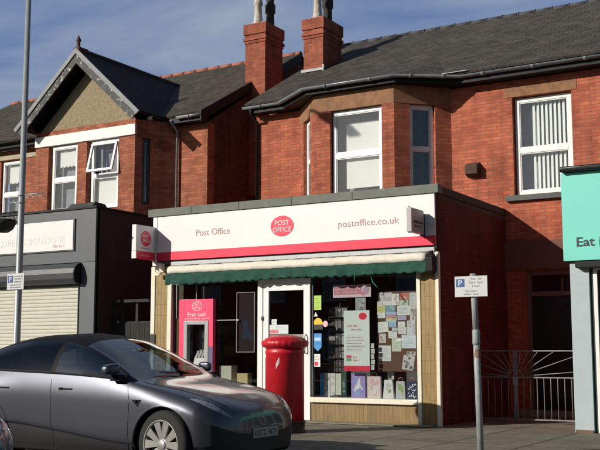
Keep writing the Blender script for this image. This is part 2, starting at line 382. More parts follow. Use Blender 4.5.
def wall(mb, o, u, n, L, z0, z1, th, ops=(), mi=0):
    """wall slab from o along u, outward normal n, with rectangular openings (s0,s1,za,zb)"""
    ss = sorted(set([0, L]+[q for p in ops for q in p[:2] if 0 < q < L])); zs = sorted(set([z0, z1]+[q for p in ops for q in p[2:] if z0 < q < z1]))
    def solid(i, j):
        if i < 0 or j < 0 or i >= len(ss)-1 or j >= len(zs)-1: return False
        cs, cz = (ss[i]+ss[i+1])/2, (zs[j]+zs[j+1])/2
        return not any(p[0] < cs < p[1] and p[2] < cz < p[3] for p in ops)
    P = lambda s, t, z: (o[0]+u[0]*s+n[0]*t, o[1]+u[1]*s+n[1]*t, z)
    for i in range(len(ss)-1):
        for j in range(len(zs)-1):
            if not solid(i, j): continue
            a, b, c, d = ss[i], ss[i+1], zs[j], zs[j+1]
            mb.quad(P(a,0,c), P(b,0,c), P(b,0,d), P(a,0,d), mi); mb.quad(P(a,-th,d), P(b,-th,d), P(b,-th,c), P(a,-th,c), mi)
            if not solid(i-1, j): mb.quad(P(a,-th,c), P(a,0,c), P(a,0,d), P(a,-th,d), mi)
            if not solid(i+1, j): mb.quad(P(b,0,c), P(b,-th,c), P(b,-th,d), P(b,0,d), mi)
            if not solid(i, j-1): mb.quad(P(a,-th,c), P(b,-th,c), P(b,0,c), P(a,0,c), mi)
            if not solid(i, j+1): mb.quad(P(a,0,d), P(b,0,d), P(b,-th,d), P(a,-th,d), mi)
def frame_T(o, u, n): return lambda s, t, z: (o[0]+u[0]*s+n[0]*t, o[1]+u[1]*s+n[1]*t, z)

def window(parent, o, u, n, s0, s1, z0, z1, zm=None, setback=.10, fw=.075, blind=None, mat='upvc', sash=None, rail=.085, inner='net', label=None):
    """frame mesh = the window part; panes and blinds are its children"""
    T = frame_T(o, u, n); mb = MB(T); t0, t1 = -setback, -setback-.07
    mb.box(s0, s0+fw, t1, t0, z0, z1); mb.box(s1-fw, s1, t1, t0, z0, z1)
    mb.box(s0+fw, s1-fw, t1, t0, z1-fw, z1); mb.box(s0+fw, s1-fw, t1, t0, z0, z0+fw)
    if zm is not None: mb.box(s0+fw, s1-fw, t1, t0, zm-rail/2, zm+rail/2)
    # slimmer sash beads inside each light
    lights = [(z0+fw, z1-fw)] if zm is None else [(z0+fw, zm-rail/2), (zm+rail/2, z1-fw)]
    if sash is not None and len(lights) > 1:   # upper light is a casement pushed open
        lights_b = lights[:1]
    else: lights_b = lights
    for a, b in lights_b:
        q = .022
        mb.box(s0+fw, s0+fw+q, t1+.01, t0-.015, a, b); mb.box(s1-fw-q, s1-fw, t1+.01, t0-.015, a, b)
        mb.box(s0+fw+q, s1-fw-q, t1+.01, t0-.015, b-q, b); mb.box(s0+fw+q, s1-fw-q, t1+.01, t0-.015, a, a+q)
    w = mb.build('window', mat, parent, bevel=.006)
    if label: w['label'] = label
    for a, b in lights_b:
        p = MB(T); p.box(s0+fw+.02, s1-fw-.02, t1+.026, t1+.032, a+.02, b-.02); p.build('pane', 'pane', w)
    if sash is not None:
        a, b = lights[1]; ca, sa = math.cos(sash), math.sin(sash)
        def TT(s, t, z):
            h = z-b; tt = t0+.01
            return T(s, tt+(t*ca - h*sa), b+(h*ca+t*sa))
        c = MB(TT); e = .06
        A, B_ = s0+fw-.045, s1-fw+.045
        c.box(A, A+e, 0, .05, a-.02, b); c.box(B_-e, B_, 0, .05, a-.02, b); c.box(A+e, B_-e, 0, .05, b-e, b); c.box(A+e, B_-e, 0, .05, a-.02, a-.02+e)
        c.build('open_sash', mat, w, bevel=.005)
        c = MB(TT); c.box(A+e-.01, B_-e+.01, .02, .026, a-.02+e-.01, b-e+.01); c.build('pane', 'pane', w)
    if inner:
        b = MB(T); b.box(s0+.02, s1-.02, t1-.22, t1-.20, z0+.02, z1-.02); b.build('net_curtain', inner, w)
    if blind: blind(T, t1-.05, w)
    return w

# ------------------------------------------------------------------ setting
PAVE_Y = 11.45
b = MB(); b.quad((-500,-300,-.30), (500,-300,-.30), (500,600,-.30), (-500,600,-.30)); tag(b.build('ground', 'earth'), kind='structure')
b = MB(); b.box(-90, 70, 1.6, PAVE_Y, -.28, -.10); tag(b.build('road', 'asphalt'), kind='structure')
b = MB(); b.box(-90, 70, PAVE_Y+.125, 26, -.28, 0); tag(b.build('pavement', 'paving'), kind='structure')
b = MB(); b.box(-90, 70, -2.5, 1.475, -.28, 0); tag(b.build('pavement', 'paving'), kind='structure')
for y in (PAVE_Y, 1.475):
    b = MB()
    x = -60.0
    while x < 40: b.box(x+.004, x+.911, y, y+.125, -.28, .004); x += .915
    tag(b.build('kerb', 'kerb', bevel=.012), kind='structure')

# ------------------------------------------------------------------ common roof pieces
EAVE_Y, EAVE_Z, SLOPE = 20.05, 7.33, .566
RIDGE_Y, RIDGE_Z = 25.0, 10.13
def rz(y): return EAVE_Z+(y-EAVE_Y)*SLOPE
RN = Vector((0, -SLOPE, 1)).normalized()
FY = 16.67   # shopfront plane
WY = 20.4    # main wall plane

# =================================================================== POST OFFICE HOUSE
XL, XR = -13.42, 3.0
H = thing('terraced_house', 'red brick terraced house with a slate roof and bay window above the post office shopfront', 'house', (-10.3, FY, 0))
# main front wall with openings for the window and the recessed side door
b = MB()
wx = lambda x: x-XL
wall(b, (XL, WY), (1, 0), (0, -1), XR-XL, 0, 7.12, .3, [(wx(-6.85), wx(-5.57), 4.60, 6.74), (wx(-6.68), wx(-5.2), .12, 3.0), (wx(-12.1), wx(-8.36), 4.45, 6.9), (wx(-12.9), wx(-8.0), .05, 3.6)])
wall(b, (XL, 29.19), (0, -1), (-1, 0), 29.19-WY-.302, 0, 7.12, .3); # left flank (outer face -x at XL+.3-.3)
b.build('front_wall', 'brick', H)
b = MB(); b.box(XL, XR, 29.2, 29.5, 0, 7.12); b.box(XR-.3, XR, WY+.31, 29.2, 0, 7.12); b.build('rear_wall', 'brick', H)
b = MB(); b.prism([(WY+.3, 7.12), (29.5, 7.12), (25.0, 9.9)], 'x', XL+.02, XL+.28); b.build('gable_wall', 'brick', H)
b = MB(); b.box(XL+.3, XR-.3, WY+.31, 29.2, 3.95, 4.1); b.box(XL+.3, XR-.3, 24, 24.1, .02, 7.1); b.build('inner_floor', 'dark_inside', H)
# right hand first-floor window
b = MB(); b.box(-7.03, -5.45, WY-.012, WY+.1, 6.742, 6.96); b.build('lintel', 'stone', H, bevel=.01)
b = MB(); b.box(-7.02, -5.4, WY-.10, WY+.06, 4.48, 4.597); b.build('window_sill', pbr('slate_sill', (.085, .09, .09), .7, var=.2), H, bevel=.008)
def vert_blinds(T, t, w):
    b = MB(T)
    x = .40
    while x < 1.17:
        a = .034
        b.add([(x-.032, t-.02, 4.72), (x+.032, t+.02, 4.72), (x+.032, t+.02, 6.66), (x-.032, t-.02, 6.66)], [(0, 1, 2, 3)])
        b.add([(x-.032, t-.021, 4.72), (x+.032, t+.019, 4.72), (x+.032, t+.019, 6.66), (x-.032, t-.021, 6.66)], [(3, 2, 1, 0)])
        x += .092
    b.build('vertical_blind', 'blind_white', w, fix=False)
window(H, (-6.85, WY), (1, 0), (0, -1), 0.03, 1.25, 4.62, 6.72, zm=5.58, setback=.11, fw=.09, blind=vert_blinds, rail=.12)
# brown boarding above the side door, door with frame and fanlight
b = MB(); b.box(-7.09, -4.72, WY-.07, WY-.003, 3.02, 3.62); b.build('door_hood', 'brown_board', H, bevel=.01)
b = MB()
b.box(-6.68, -6.58, WY+.10, WY+.2, .12, 3.0); b.box(-5.3, -5.2, WY+.10, WY+.2, .12, 3.0); b.box(-6.58, -5.3, WY+.10, WY+.2, 2.9, 3.0); b.box(-6.58, -5.3, WY+.10, WY+.2, 2.46, 2.56)
d = b.build('side_door', 'brown_frame', H, bevel=.006)
b = MB(); b.box(-6.57, -5.31, WY+.14, WY+.17, .13, 2.455)
for z0, z1 in ((.3, 1.0), (1.15, 2.3)):
    for x0, x1 in ((-6.45, -6.0), (-5.88, -5.43)): b.box(x0, x1, WY+.125, WY+.139, z0, z1)
b.build('door_panel', 'door_dark', d, bevel=.004)
b = MB(); b.box(-6.57, -5.31, WY+.14, WY+.15, 2.565, 2.895); b.build('fanlight', 'pane', d)
b = MB(); b.box(-6.8, -5.1, WY-.28, WY-.003, .004, .13); b.build('door_step', 'kerb', H, bevel=.01)
# vent box on the wall
b = MB(); b.prism([(WY-.20, 5.13), (WY-.002, 5.08), (WY-.002, 5.40), (WY-.20, 5.33)], 'x', -7.88, -7.60); v = b.build('vent_cowl', pbr('rusty_vent', (.07, .035, .022), .8, var=.3), H, bevel=.006)
# bay
BO = .95
BXL, BXR = -11.22, -9.2   # front face
c45 = math.sqrt(.5); SL = BO/c45
b = MB()
wall(b, (BXL, WY-BO), (1, 0), (0, -1), BXR-BXL, 3.9, 6.735, .22, [(.42, BXR-BXL-.30, 4.72, 6.735)])
wall(b, (BXR, WY-BO), (c45, c45), (c45, -c45), SL, 3.9, 6.735, .22, [(.36, SL-.38, 4.72, 6.735)])
wall(b, (BXL-BO, WY), (c45, -c45), (-c45, -c45), SL, 3.9, 6.735, .22, [(.38, SL-.36, 4.72, 6.735)])
b.build('bay_wall', 'brick_pier', H)
b = MB()
wall(b, (BXL, WY-BO-.006), (1, 0), (0, -1), BXR-BXL, 6.737, 7.14, .2)
wall(b, (BXR+.004, WY-BO-.004), (c45, c45), (c45, -c45), SL, 6.737, 7.139, .2)
wall(b, (BXL-BO-.004, WY-.004), (c45, -c45), (-c45, -c45), SL-.004, 6.737, 7.139, .2)
b.build('bay_lintel', 'stone', H)
b = MB()
for (o, u, n, s0, s1) in (((BXL, WY-BO), (1, 0), (0, -1), .40, BXR-BXL-.28), ((BXR, WY-BO), (c45, c45), (c45, -c45), .34, SL-.36), ((BXL-BO, WY), (c45, -c45), (-c45, -c45), .36, SL-.34)):
    b.T = frame_T(o, u, n); b.box(s0, s1, -.2, .05, 4.62, 4.715)
b.build('window_sill', 'stone', H, bevel=.008)
def bay_blind(T, t, w):
    b = MB(T); b.box(.73, 1.66, t-.01, t, 4.95, 6.42); b.build('blind', 'blind_white', w)
window(H, (BXL, WY-BO), (1, 0), (0, -1), .42+.02, BXR-BXL-.30-.01, 4.73, 6.725, zm=5.70, setback=.09, fw=.085, blind=bay_blind, rail=.13)
def dark_curt(T, t, w):
    b = MB(T)
    for i in range(7): b.tube([(.48+i*.055, t-.03, 4.8), (.48+i*.055, t-.03, 6.66)], .026, 6)
    b.build('curtain', 'curtain_dark', w)
window(H, (BXR, WY-BO), (c45, c45), (c45, -c45), .37, SL-.39, 4.73, 6.725, zm=5.75, setback=.10, fw=.075, inner='curtain_dark', blind=dark_curt, label='shaded splayed side window of the bay')
window(H, (BXL-BO, WY), (c45, -c45), (-c45, -c45), .39, SL-.37, 4.73, 6.725, zm=5.75, setback=.08, fw=.075)
# roofs: main slopes plus hipped apron over the bay
b = MB()
b.slab([(XL-.12, EAVE_Y, EAVE_Z), (XR+.1, EAVE_Y, EAVE_Z), (XR+.1, RIDGE_Y, RIDGE_Z), (XL-.12, RIDGE_Y, RIDGE_Z)], RN, .05)
b.slab([(XL-.12, RIDGE_Y+.002, RIDGE_Z), (XR+.1, RIDGE_Y+.002, RIDGE_Z), (XR+.1, 29.9, EAVE_Z+.05), (XL-.12, 29.9, EAVE_Z+.05)], Vector((0, SLOPE, 1)), .05)
# bay apron roof: its eave follows the bay, then dies into the main slope
ev = .20; ez = 7.30
pA = (BXL-BO-.32, EAVE_Y-.02, ez); pB = (BXL-.1, WY-BO-ev, ez); pC = (BXR+.1, WY-BO-ev, ez); pD = (BXR+BO+.32, EAVE_Y-.02, ez)
yt = 21.2; zt_ = rz(yt)+.075
qA = (BXL-.3, yt, zt_); qC = (BXR+.3, yt, zt_)
b.add([pA, pB, pC, pD, qA, qC], [(1, 2, 5, 4), (0, 1, 4), (2, 3, 5)])
b.build('roof', 'slate', H)
roofH = None
b = MB()
x = XL-.12
while x < XR: b.tube([(x+.01, RIDGE_Y, RIDGE_Z+.03), (x+.44, RIDGE_Y, RIDGE_Z+.03)], .085, 8); b.tube([(x-.015, RIDGE_Y, RIDGE_Z+.03), (x+.02, RIDGE_Y, RIDGE_Z+.03)], .10, 8); x += .45
b.build('ridge_tiles', pbr('grey_ridge', (.055, .055, .062), .8, var=.2), H)
def gutter_profile(mb, pts, r=.062):
    """half round gutter along pts, open at the top"""
    pts = [Vector(p) for p in pts]; N = 8; rows = []
    for i, p in enumerate(pts):
        d0 = (pts[i]-pts[i-1]).normalized() if i else (pts[1]-pts[0]).normalized()
        d1 = (pts[i+1]-pts[i]).normalized() if i < len(pts)-1 else d0
        m = (d0+d1).normalized(); sid = m.cross(Vector((0, 0, 1))).normalized(); k = 1/max(.4, m.dot(d0))
        rows.append([p+sid*(r*k*math.cos(PI+PI*j/N))+Vector((0, 0, r*math.sin(PI+PI*j/N))) for j in range(N+1)] +
                    [p+sid*((r-.012)*k*math.cos(2*PI-PI*j/N))+Vector((0, 0, (r-.012)*math.sin(2*PI-PI*j/N))) for j in range(N+1)])
    n = 2*N+2
    for i in range(len(rows)-1):
        mb.add(rows[i]+rows[i+1], [(j, (j+1) % n, n+(j+1) % n, n+j) for j in range(n)], 0, True)
    mb.add(rows[0], [tuple(range(n))]); mb.add(rows[-1], [tuple(range(n))[::-1]])
gz = 7.285
def gut(parent, pts, mat='gutter'):
    b = MB(); gutter_profile(b, pts)
    for i in range(len(pts)-1):    # union clips
        A, B_ = Vector(pts[i]), Vector(pts[i+1]); L = (B_-A).length; k = int(L/1.15)
        for j in range(k+1):
            c = A+(B_-A)*((j+.5)/(k+1)); d = (B_-A).normalized()
            gutter_profile(b, [c-d*.04, c+d*.04], .071)
    return b.build('gutter', mat, parent)
gy = EAVE_Y-.03
gut(H, [(XL-.15, gy, gz), (BXL-BO-.36, gy, gz), (BXL-.13, WY-BO-ev-.05, gz), (BXR+.13, WY-BO-ev-.05, gz), (BXR+BO+.36, gy, gz), (XR+.1, gy, gz)])
b = MB()   # fascia boards and soffit
b.box(XL, BXL-BO-.2, EAVE_Y+.03, EAVE_Y+.055, 7.13, 7.325); b.box(BXR+BO+.2, XR, EAVE_Y+.03, EAVE_Y+.055, 7.13, 7.325)
b.box(XL, BXL-BO-.2, EAVE_Y+.055, WY-.002, 7.13, 7.15); b.box(BXR+BO+.2, XR, EAVE_Y+.055, WY-.002, 7.13, 7.15)
b.add([(BXL-BO-.30, WY-.30, 7.145), (BXL-.1, WY-BO-.17, 7.145), (BXR+.1, WY-BO-.17, 7.145), (BXR+BO+.30, WY-.30, 7.145), (BXR+BO+.3, WY, 7.145), (BXL-BO-.3, WY, 7.145),
       (BXL-BO-.30, WY-.30, 7.29), (BXL-.1, WY-BO-.17, 7.29), (BXR+.1, WY-BO-.17, 7.29), (BXR+BO+.30, WY-.30, 7.29)],
      [(0, 1, 2, 3, 4, 5), (0, 1, 7, 6), (1, 2, 8, 7), (2, 3, 9, 8)])
b.build('soffit', 'black', H)
b = MB(); b.tube([(XL+.06, gy, gz-.06), (XL+.06, gy+.05, 7.1), (XL+.06, WY-.06, 6.95), (XL+.06, WY-.06, 4.3)], .036, 8); b.build('downpipe', 'black', H)
b = MB(); b.box(BXR+BO-.2, BXR+BO+.55, EAVE_Y-.06, EAVE_Y+.16, 7.372, 7.385); b.build('lead_valley', 'lead', H)
# chimney
def chimney(parent, x0, x1, y0, y1, zbase, ztop, pots, breast=None):
    b = MB(); e = .035
    b.box(x0, x1, y0, y1, zbase, ztop-.55)
    b.box(x0-e*.6, x1+e*.6, y0-e*.6, y1+e*.6, ztop-.55, ztop-.47); b.box(x0-e*1.3, x1+e*1.3, y0-e*1.3, y1+e*1.3, ztop-.47, ztop-.39)
    b.box(x0-e*.3, x1+e*.3, y0-e*.3, y1+e*.3, ztop-.39, ztop-.30)
    b.box(x0-e*1.2, x1+e*1.2, y0-e*1.2, y1+e*1.2, ztop-.30, ztop)
    ch = b.build('chimney', 'brick_chim', parent, bevel=.008)
    b = MB(); b.add([(x0, y0, ztop), (x1, y0, ztop), (x1, y1, ztop), (x0, y1, ztop), (x0+.1, y0+.12, ztop+.07), (x1-.1, y0+.12, ztop+.07), (x1-.1, y1-.12, ztop+.07), (x0+.1, y1-.12, ztop+.07)],
                    [(0, 1, 5, 4), (1, 2, 6, 5), (2, 3, 7, 6), (3, 0, 4, 7), (4, 5, 6, 7)]); b.build('mortar_cap', 'pot_white', ch)
    for px, py, kind in pots:
        b = MB()
        if kind == 'white': b.lathe([(.15, .0), (.13, .12), (.105, .30), (.10, .55), (.125, .58), (.125, .68), (.10, .72), (.09, .9), (.0, .9)], (px, py, ztop+.03), 14); m = 'pot_white'
        else:
            b.lathe([(.14, 0), (.125, .1), (.115, .42), (.15, .46), (.15, .62), (.12, .66), (.10, .82), (.13, .85), (.13, .95), (0, .95)], (px, py, ztop+.03), 14)
            for k in range(8):
                a = 2*PI*k/8; b.box(px+.13*math.cos(a)-.02, px+.13*math.cos(a)+.02, py+.13*math.sin(a)-.02, py+.13*math.sin(a)+.02, ztop+.64, ztop+.72)
            m = 'pot_dark'
        b.build('chimney_pot', m, ch)
    return ch
ch = chimney(H, -13.2, -12.6, 22.33, 23.35, 8.3, 10.14, [(-12.92, 22.6, 'white'), (-12.86, 23.05, 'dark')])
b = MB(); b.slab([(-13.24, 22.27, rz(22.27)+.085), (-12.56, 22.27, rz(22.27)+.085), (-12.56, 22.33, rz(22.33)+.085), (-13.24, 22.33, rz(22.33)+.085)], (0, -.1, 1), .06)
b.box(-12.598, -12.56, 22.28, 22.36, 8.6, 8.82); b.build('flashing', 'lead', ch)
# ---- shop extension under the first floor
EXR = -7.07
b = MB()
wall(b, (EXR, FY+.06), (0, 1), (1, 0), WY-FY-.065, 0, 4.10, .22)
b.build('side_wall', 'brick_maroon_shade', H)
b = MB(); wall(b, (-13.45, WY-.004), (0, -1), (-1, 0), WY-FY-.07, 0, 4.10, .16); b.build('side_wall', 'brick_maroon_shade', H)
b = MB(); b.box(-13.45, EXR, FY+.07, WY-.002, 4.102, 4.18); b.build('flat_roof', 'felt', H)
b = MB(); xs = [-13.70, -12.55, -11.35, -10.1, -8.75, -7.0]   # coping lengths with joints
for i in range(5): b.box(xs[i]+.003, xs[i+1]-.003, FY-.06, FY+.16, 4.172, 4.335)
b.build('front_coping', 'coping', H, bevel=.006)
b = MB(); b.box(EXR-.05, EXR+.02, FY+.17, WY-.003, 4.183, 4.33); b.build('side_coping', pbr('dark_coping', (.03, .028, .028), .8), H, bevel=.01)
b = MB()  # fascia backing, head panel
b.box(-13.5, EXR-.01, FY+.02, FY+.06, 3.1, 4.17); b.build('fascia_backing', 'grey_dark', H)
b = MB(); b.box(-13.06, -7.50, FY+.03, FY+.06, 2.74, 3.098); b.build('blind_box', pbr('dark_brown_board', (.018, .014, .013), .7), H)
# pilasters
for x0, x1, w0, w1 in ((-13.5, -13.17, .11, .11), (-7.39, -7.10, .08, .07)):
    b = MB(); b.box(x0, x1, FY-.01, FY+.06, .0, 3.098); b.build('tiled_pilaster', 'tan', H)
    b = MB(); b.box(x0-w0, x0-.002, FY-.03, FY+.06, .0, 3.1); b.build('white_post', 'cream', H, bevel=.008)
    b = MB(); b.box(x1+.002, x1+w1, FY-.03, FY+.06, .0, 3.1); b.build('white_post', 'cream', H, bevel=.008)
# stall risers and sills
b = MB(); b.box(-9.70, -7.475, FY+.02, FY+.2, 0, .362); b.build('stall_riser', 'tan_plain', H)
b = MB(); b.box(-13.055, -10.92, FY+.02, FY+.2, 0, .362); b.build('stall_riser', 'tan_plain', H)
b = MB(); b.box(-9.71, -7.474, FY-.05, FY+.5, .364, .455); b.build('shop_window_sill', 'cream', H, bevel=.01)
b = MB(); b.box(-13.055, -10.92, FY-.03, FY+.3, .364, .455); b.build('shop_window_sill', 'cream', H, bevel=.01)
# right shop window
def shopwin(x0, x1, z0, z1, f, mat):
    b = MB(); b.box(x0, x0+f, FY+.04, FY+.11, z0, z1); b.box(x1-f, x1, FY+.04, FY+.11, z0, z1); b.box(x0+f, x1-f, FY+.04, FY+.11, z1-f, z1)
    w = b.build('shop_window', mat, H, bevel=.005)
    p = MB(); p.box(x0+f-.01, x1-f+.01, FY+.07, FY+.078, z0, z1-f+.01); p.build('pane', 'shop_glass', w)
    return w
shopwin(-9.70, -7.475, .457, 2.735, .03, 'metal_dark')
w2 = shopwin(-13.055, -10.92, .457, 2.735, .035, 'metal_dark')
for q in ((-12.98, -12.968, 2.0, 2.72), (-12.47, -12.458, 2.39, 2.72), (-11.96, -11.42, 1.94, 1.955)):
    b = MB(); b.box(q[0], q[1], FY+.04, FY+.069, q[2], q[3]); b.build('glazing_bar', flat('thin_metal', (.3, .3, .3), .4, metal=.6), w2)
b = MB(); b.lathe([(.022, 0), (.022, .02), (0, .025)], (-11.42, FY+.035, 1.945), 10, ax='y'); b.build('glazing_clamp', 'galv', w2)
# shop door
b = MB()
b.box(-10.912, -10.80, FY-.01, FY+.09, 0, 2.735); b.box(-10.785, -10.66, FY+.0, FY+.06, .02, 2.64); b.box(-9.86, -9.715, FY+.0, FY+.06, .02, 2.64)
b.box(-10.66, -9.86, FY+.0, FY+.06, 2.50, 2.64); b.box(-10.66, -9.86, FY+.0, FY+.06, .02, .30); b.box(-10.798, -9.715, FY-.008, FY+.085, 2.648, 2.735)
dr = b.build('shop_door', 'upvc', H, bevel=.006)
b = MB(); b.box(-10.67, -9.85, FY+.028, FY+.036, .29, 2.51); b.build('pane', 'shop_glass', dr)
b = MB(); b.tube([(-9.80, FY-.002, 1.28), (-9.80, FY-.05, 1.3), (-9.80, FY-.05, 1.62), (-9.80, FY-.002, 1.64)], .012, 8); b.build('door_handle', 'galv', dr)
b = MB(); b.box(-10.80, -10.785, FY+.0, FY+.02, 1.9, 2.02); b.box(-10.82, -10.78, FY-.03, FY-.0, 1.93, 2.0); b.build('door_hinge', 'metal_dark', dr)
b = MB(); b.box(-12.9, -7.12, FY-.42, FY-.052, .004, .028); b.build('front_step', pbr('worn_step', (.20, .19, .13), .95, var=.3, scale=6, bump=.4, bscale=60), H, bevel=.008)
# interior of the shop
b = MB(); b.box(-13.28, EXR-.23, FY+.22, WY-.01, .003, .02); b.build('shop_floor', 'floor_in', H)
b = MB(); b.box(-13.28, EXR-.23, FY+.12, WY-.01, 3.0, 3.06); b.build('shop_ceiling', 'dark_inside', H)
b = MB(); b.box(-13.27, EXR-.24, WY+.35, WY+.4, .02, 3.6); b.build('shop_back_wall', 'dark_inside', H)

# =================================================================== POST OFFICE SIGNS
sg = thing('fascia_sign', 'long white shop sign with red lower band reading Post Office and postoffice.co.uk', 'shop sign', (-10.3, FY, 3.22))
b = MB(); b.box(-13.46, -7.085, FY-.03, FY+.018, 3.40, 4.168); b.build('sign_panel', 'sign_white', sg, bevel=.003)
b = MB(); b.box(-13.46, -7.085, FY-.033, FY+.018, 3.225, 3.398); b.build('red_band', 'sign_red', sg, bevel=.003)
b = MB(); b.prism(ellipse(-10.33, 3.775, .265, .205), 'y', FY-.036, FY-.031); lg = b.build('oval_logo', 'sign_red', sg)
b = MB(); text(b, 'POST', (-10.33, FY-.0385, 3.79), .33, .10, align='C'); text(b, 'OFFICE', (-10.33, FY-.0385, 3.655), .42, .10, align='C'); b.build('logo_lettering', 'sign_white', lg, fix=False)
b = MB(); text(b, 'Post Office', (-12.43, FY-.032, 3.70), .85, .135); b.build('lettering', 'letter_rose', sg, fix=False)
b = MB(); text(b, 'postoffice.co.uk', (-9.07, FY-.032, 3.665), 1.28, .125); b.build('lettering', 'letter_rose', sg, fix=False)
b = MB(); b.box(-13.58, -13.475, FY-.03, FY+.02, 3.12, 4.165); b.build('end_post', 'sign_white', sg, bevel=.004)

ps = thing('projecting_sign', 'white projecting sign with round red logo at the alley end of the post office fascia', 'hanging sign', (-13.57, FY, 3.24))
PX = -13.52
b = MB(); b.box(PX-.115, PX, 16.02, FY-.035, 3.40, 3.95); b.build('sign_box', 'sign_white', ps, bevel=.006)
b = MB(); b.box(PX-.094, PX+.002, 16.05, FY-.034, 3.238, 3.398); b.build('red_band', 'sign_red', ps, bevel=.004)
b = MB(); b.box(PX-.115, PX-.0, 16.02, 16.048, 3.24, 3.398); b.build('end_cap', 'sign_white', ps)
b = MB(); b.prism(ellipse(16.33, 3.675, .165, .165), 'x', PX+.001, PX+.004); lg = b.build('round_logo', 'sign_red', ps)
b = MB(); text(b, 'POST', (PX+.005, 16.33, 3.69), .20, .07, '+x', align='C', depth=.002); text(b, 'OFFICE', (PX+.005, 16.33, 3.595), .26, .07, '+x', align='C', depth=.002); b.build('logo_lettering', 'sign_white', lg, fix=False)
b = MB(); scribble(b, 16.20, 16.46, 3.455, .03, PX, '+x', .002, 4); b.build('lettering', 'letter_grey', ps, fix=False)
b = MB(); scribble(b, 16.12, 16.52, 3.30, .04, PX+.002, '+x', .002, 6); b.build('lettering', 'letter_pink', ps, fix=False)
b = MB(); b.box(PX-.08, PX-.03, FY-.036, FY-.0, 3.3, 3.9); b.build('bracket', 'galv', ps)

s2 = thing('projecting_sign', 'small grey box sign with two dark lines at the right end of the fascia', 'hanging sign', (-7.28, FY, 3.4))
b = MB(); b.box(-7.36, -7.26, 16.02, 16.55, 3.415, 3.845); b.build('sign_box', pbr('grey_sign_face', (.40, .36, .37), .4, var=.04), s2, bevel=.008)
b = MB(); b.box(-7.345, -7.275, 16.552, FY-.034, 3.39, 3.80); b.build('bracket', 'metal_dark', s2)
b = MB(); scribble(b, 16.10, 16.48, 3.585, .055, -7.26, '+x', .003, 5); scribble(b, 16.14, 16.44, 3.515, .036, -7.26, '+x', .003, 9); b.build('lettering', 'letter_dark', s2, fix=False)
b = MB(); b.tube([(-7.31, 16.05, 3.40), (-7.31, 15.98, 3.395)], .008, 6); b.tube([(-7.31, 16.05, 3.86), (-7.31, 15.98, 3.865)], .008, 6); b.build('clip', 'galv', s2)

# =================================================================== AWNING
aw = thing('awning', 'rolled up shop awning with cream front bar and scalloped green valance under the sign', 'awning', (-10.2, FY, 2.9))
AX0, AX1, AY = -13.02, -7.19, 16.46
b = MB()
n = 60
prof = [(FY-.03, 3.10), (16.56, 3.09), (16.50, 3.075), (AY-.02, 3.04), (AY-.035, 2.985), (AY-.025, 2.93), (AY+.03, 2.915), (16.56, 2.97), (FY-.03, 3.02)]
vs = []; fs = []
for i in range(n+1):
    x = AX0+(AX1-AX0)*i/n; wob = .004*math.sin(i*.9)+.004*math.sin(i*2.3+1)
    for (y, z) in prof: vs.append((x, y+wob*.5, z+wob))
k = len(prof)
for i in range(n):
    for j in range(k): fs.append((i*k+j, i*k+(j+1) % k, (i+1)*k+(j+1) % k, (i+1)*k+j))
b.add(vs, fs, 0, True); b.add(vs[:k], [tuple(range(k))]); b.add(vs[-k:], [tuple(range(k))[::-1]])
b.build('rolled_fabric', 'cream_cloth', aw)
b = MB(); nx = 480
vs = []; rows = 6
for i in range(nx+1):
    t = i/nx; x = AX0-.05+(AX1-AX0+.06)*t
    ph = (x*1/.205)
    sc = abs(math.sin(PI*(ph+.12*math.sin(ph*1.3))))**.8*(.75+.25*math.sin(ph*.7+1))
    low = 2.675+.04*(1-sc) + .035*t + .01*math.sin(x*1.7)
    for j in range(rows+1):
        f = j/rows; z = 2.925+(low-2.925)*f
        y = AY+.0 + f*(.018*math.sin(x*7.0)+.012*math.sin(x*17+1)) - .02*f
        vs.append((x, y, z))
fs = [(i*(rows+1)+j, (i+1)*(rows+1)+j, (i+1)*(rows+1)+j+1, i*(rows+1)+j+1) for i in range(nx) for j in range(rows)]
b.add(vs, fs, 0, True); va = b.build('valance', 'green_cloth', aw, fix=False)
md = va.modifiers.new('thick', 'SOLIDIFY'); md.thickness = .004
for i in (0,):
    b = MB(); b.tube([(-13.33, FY-.02, 3.10), (-13.33, 16.56, 3.12), (-13.31, 16.5, 3.07)], [.055, .06, .04], 10); b.tube([(-13.32, 16.50, 3.08), (-13.30, 16.46, 2.98), (-13.2, 16.46, 2.94)], [.045, .035, .03], 8)
    b.box(-13.42, -13.26, FY-.03, FY-.012, 2.98, 3.16); b.box(-13.40, -13.28, 16.50, 16.54, 2.9, 2.98); b.build('end_bracket', 'cream', aw, bevel=.006)
b = MB(); b.prism([(16.40, 2.98), (16.5, 3.06), (16.62, 3.0), (16.62, 2.74), (16.52, 2.68), (16.42, 2.74)], 'x', -7.175, -7.05); b.tube([(-7.11, 16.52, 3.0), (-7.11, 16.50, 3.11)], .045, 8)
b.build('end_bracket', 'black', aw, bevel=.006)
b = MB(); b.box(-13.1, -7.1, FY-.028, FY+.02, 3.105, 3.19); b.build('head_rail', 'galv', aw, bevel=.01)
b = MB(); b.tube([(-8.28, AY-.01, 2.67), (-8.24, AY-.03, 2.58), (-8.17, AY-.02, 2.50), (-8.14, AY-.0, 2.47)], [.006, .012, .012, .004], 6); b.tube([(-8.62, AY-.02, 2.75), (-8.62, AY-.03, 2.60)], [.012, .006], 6); b.build('torn_strip', pbr('torn_green', (.02, .17, .12), .8), aw)

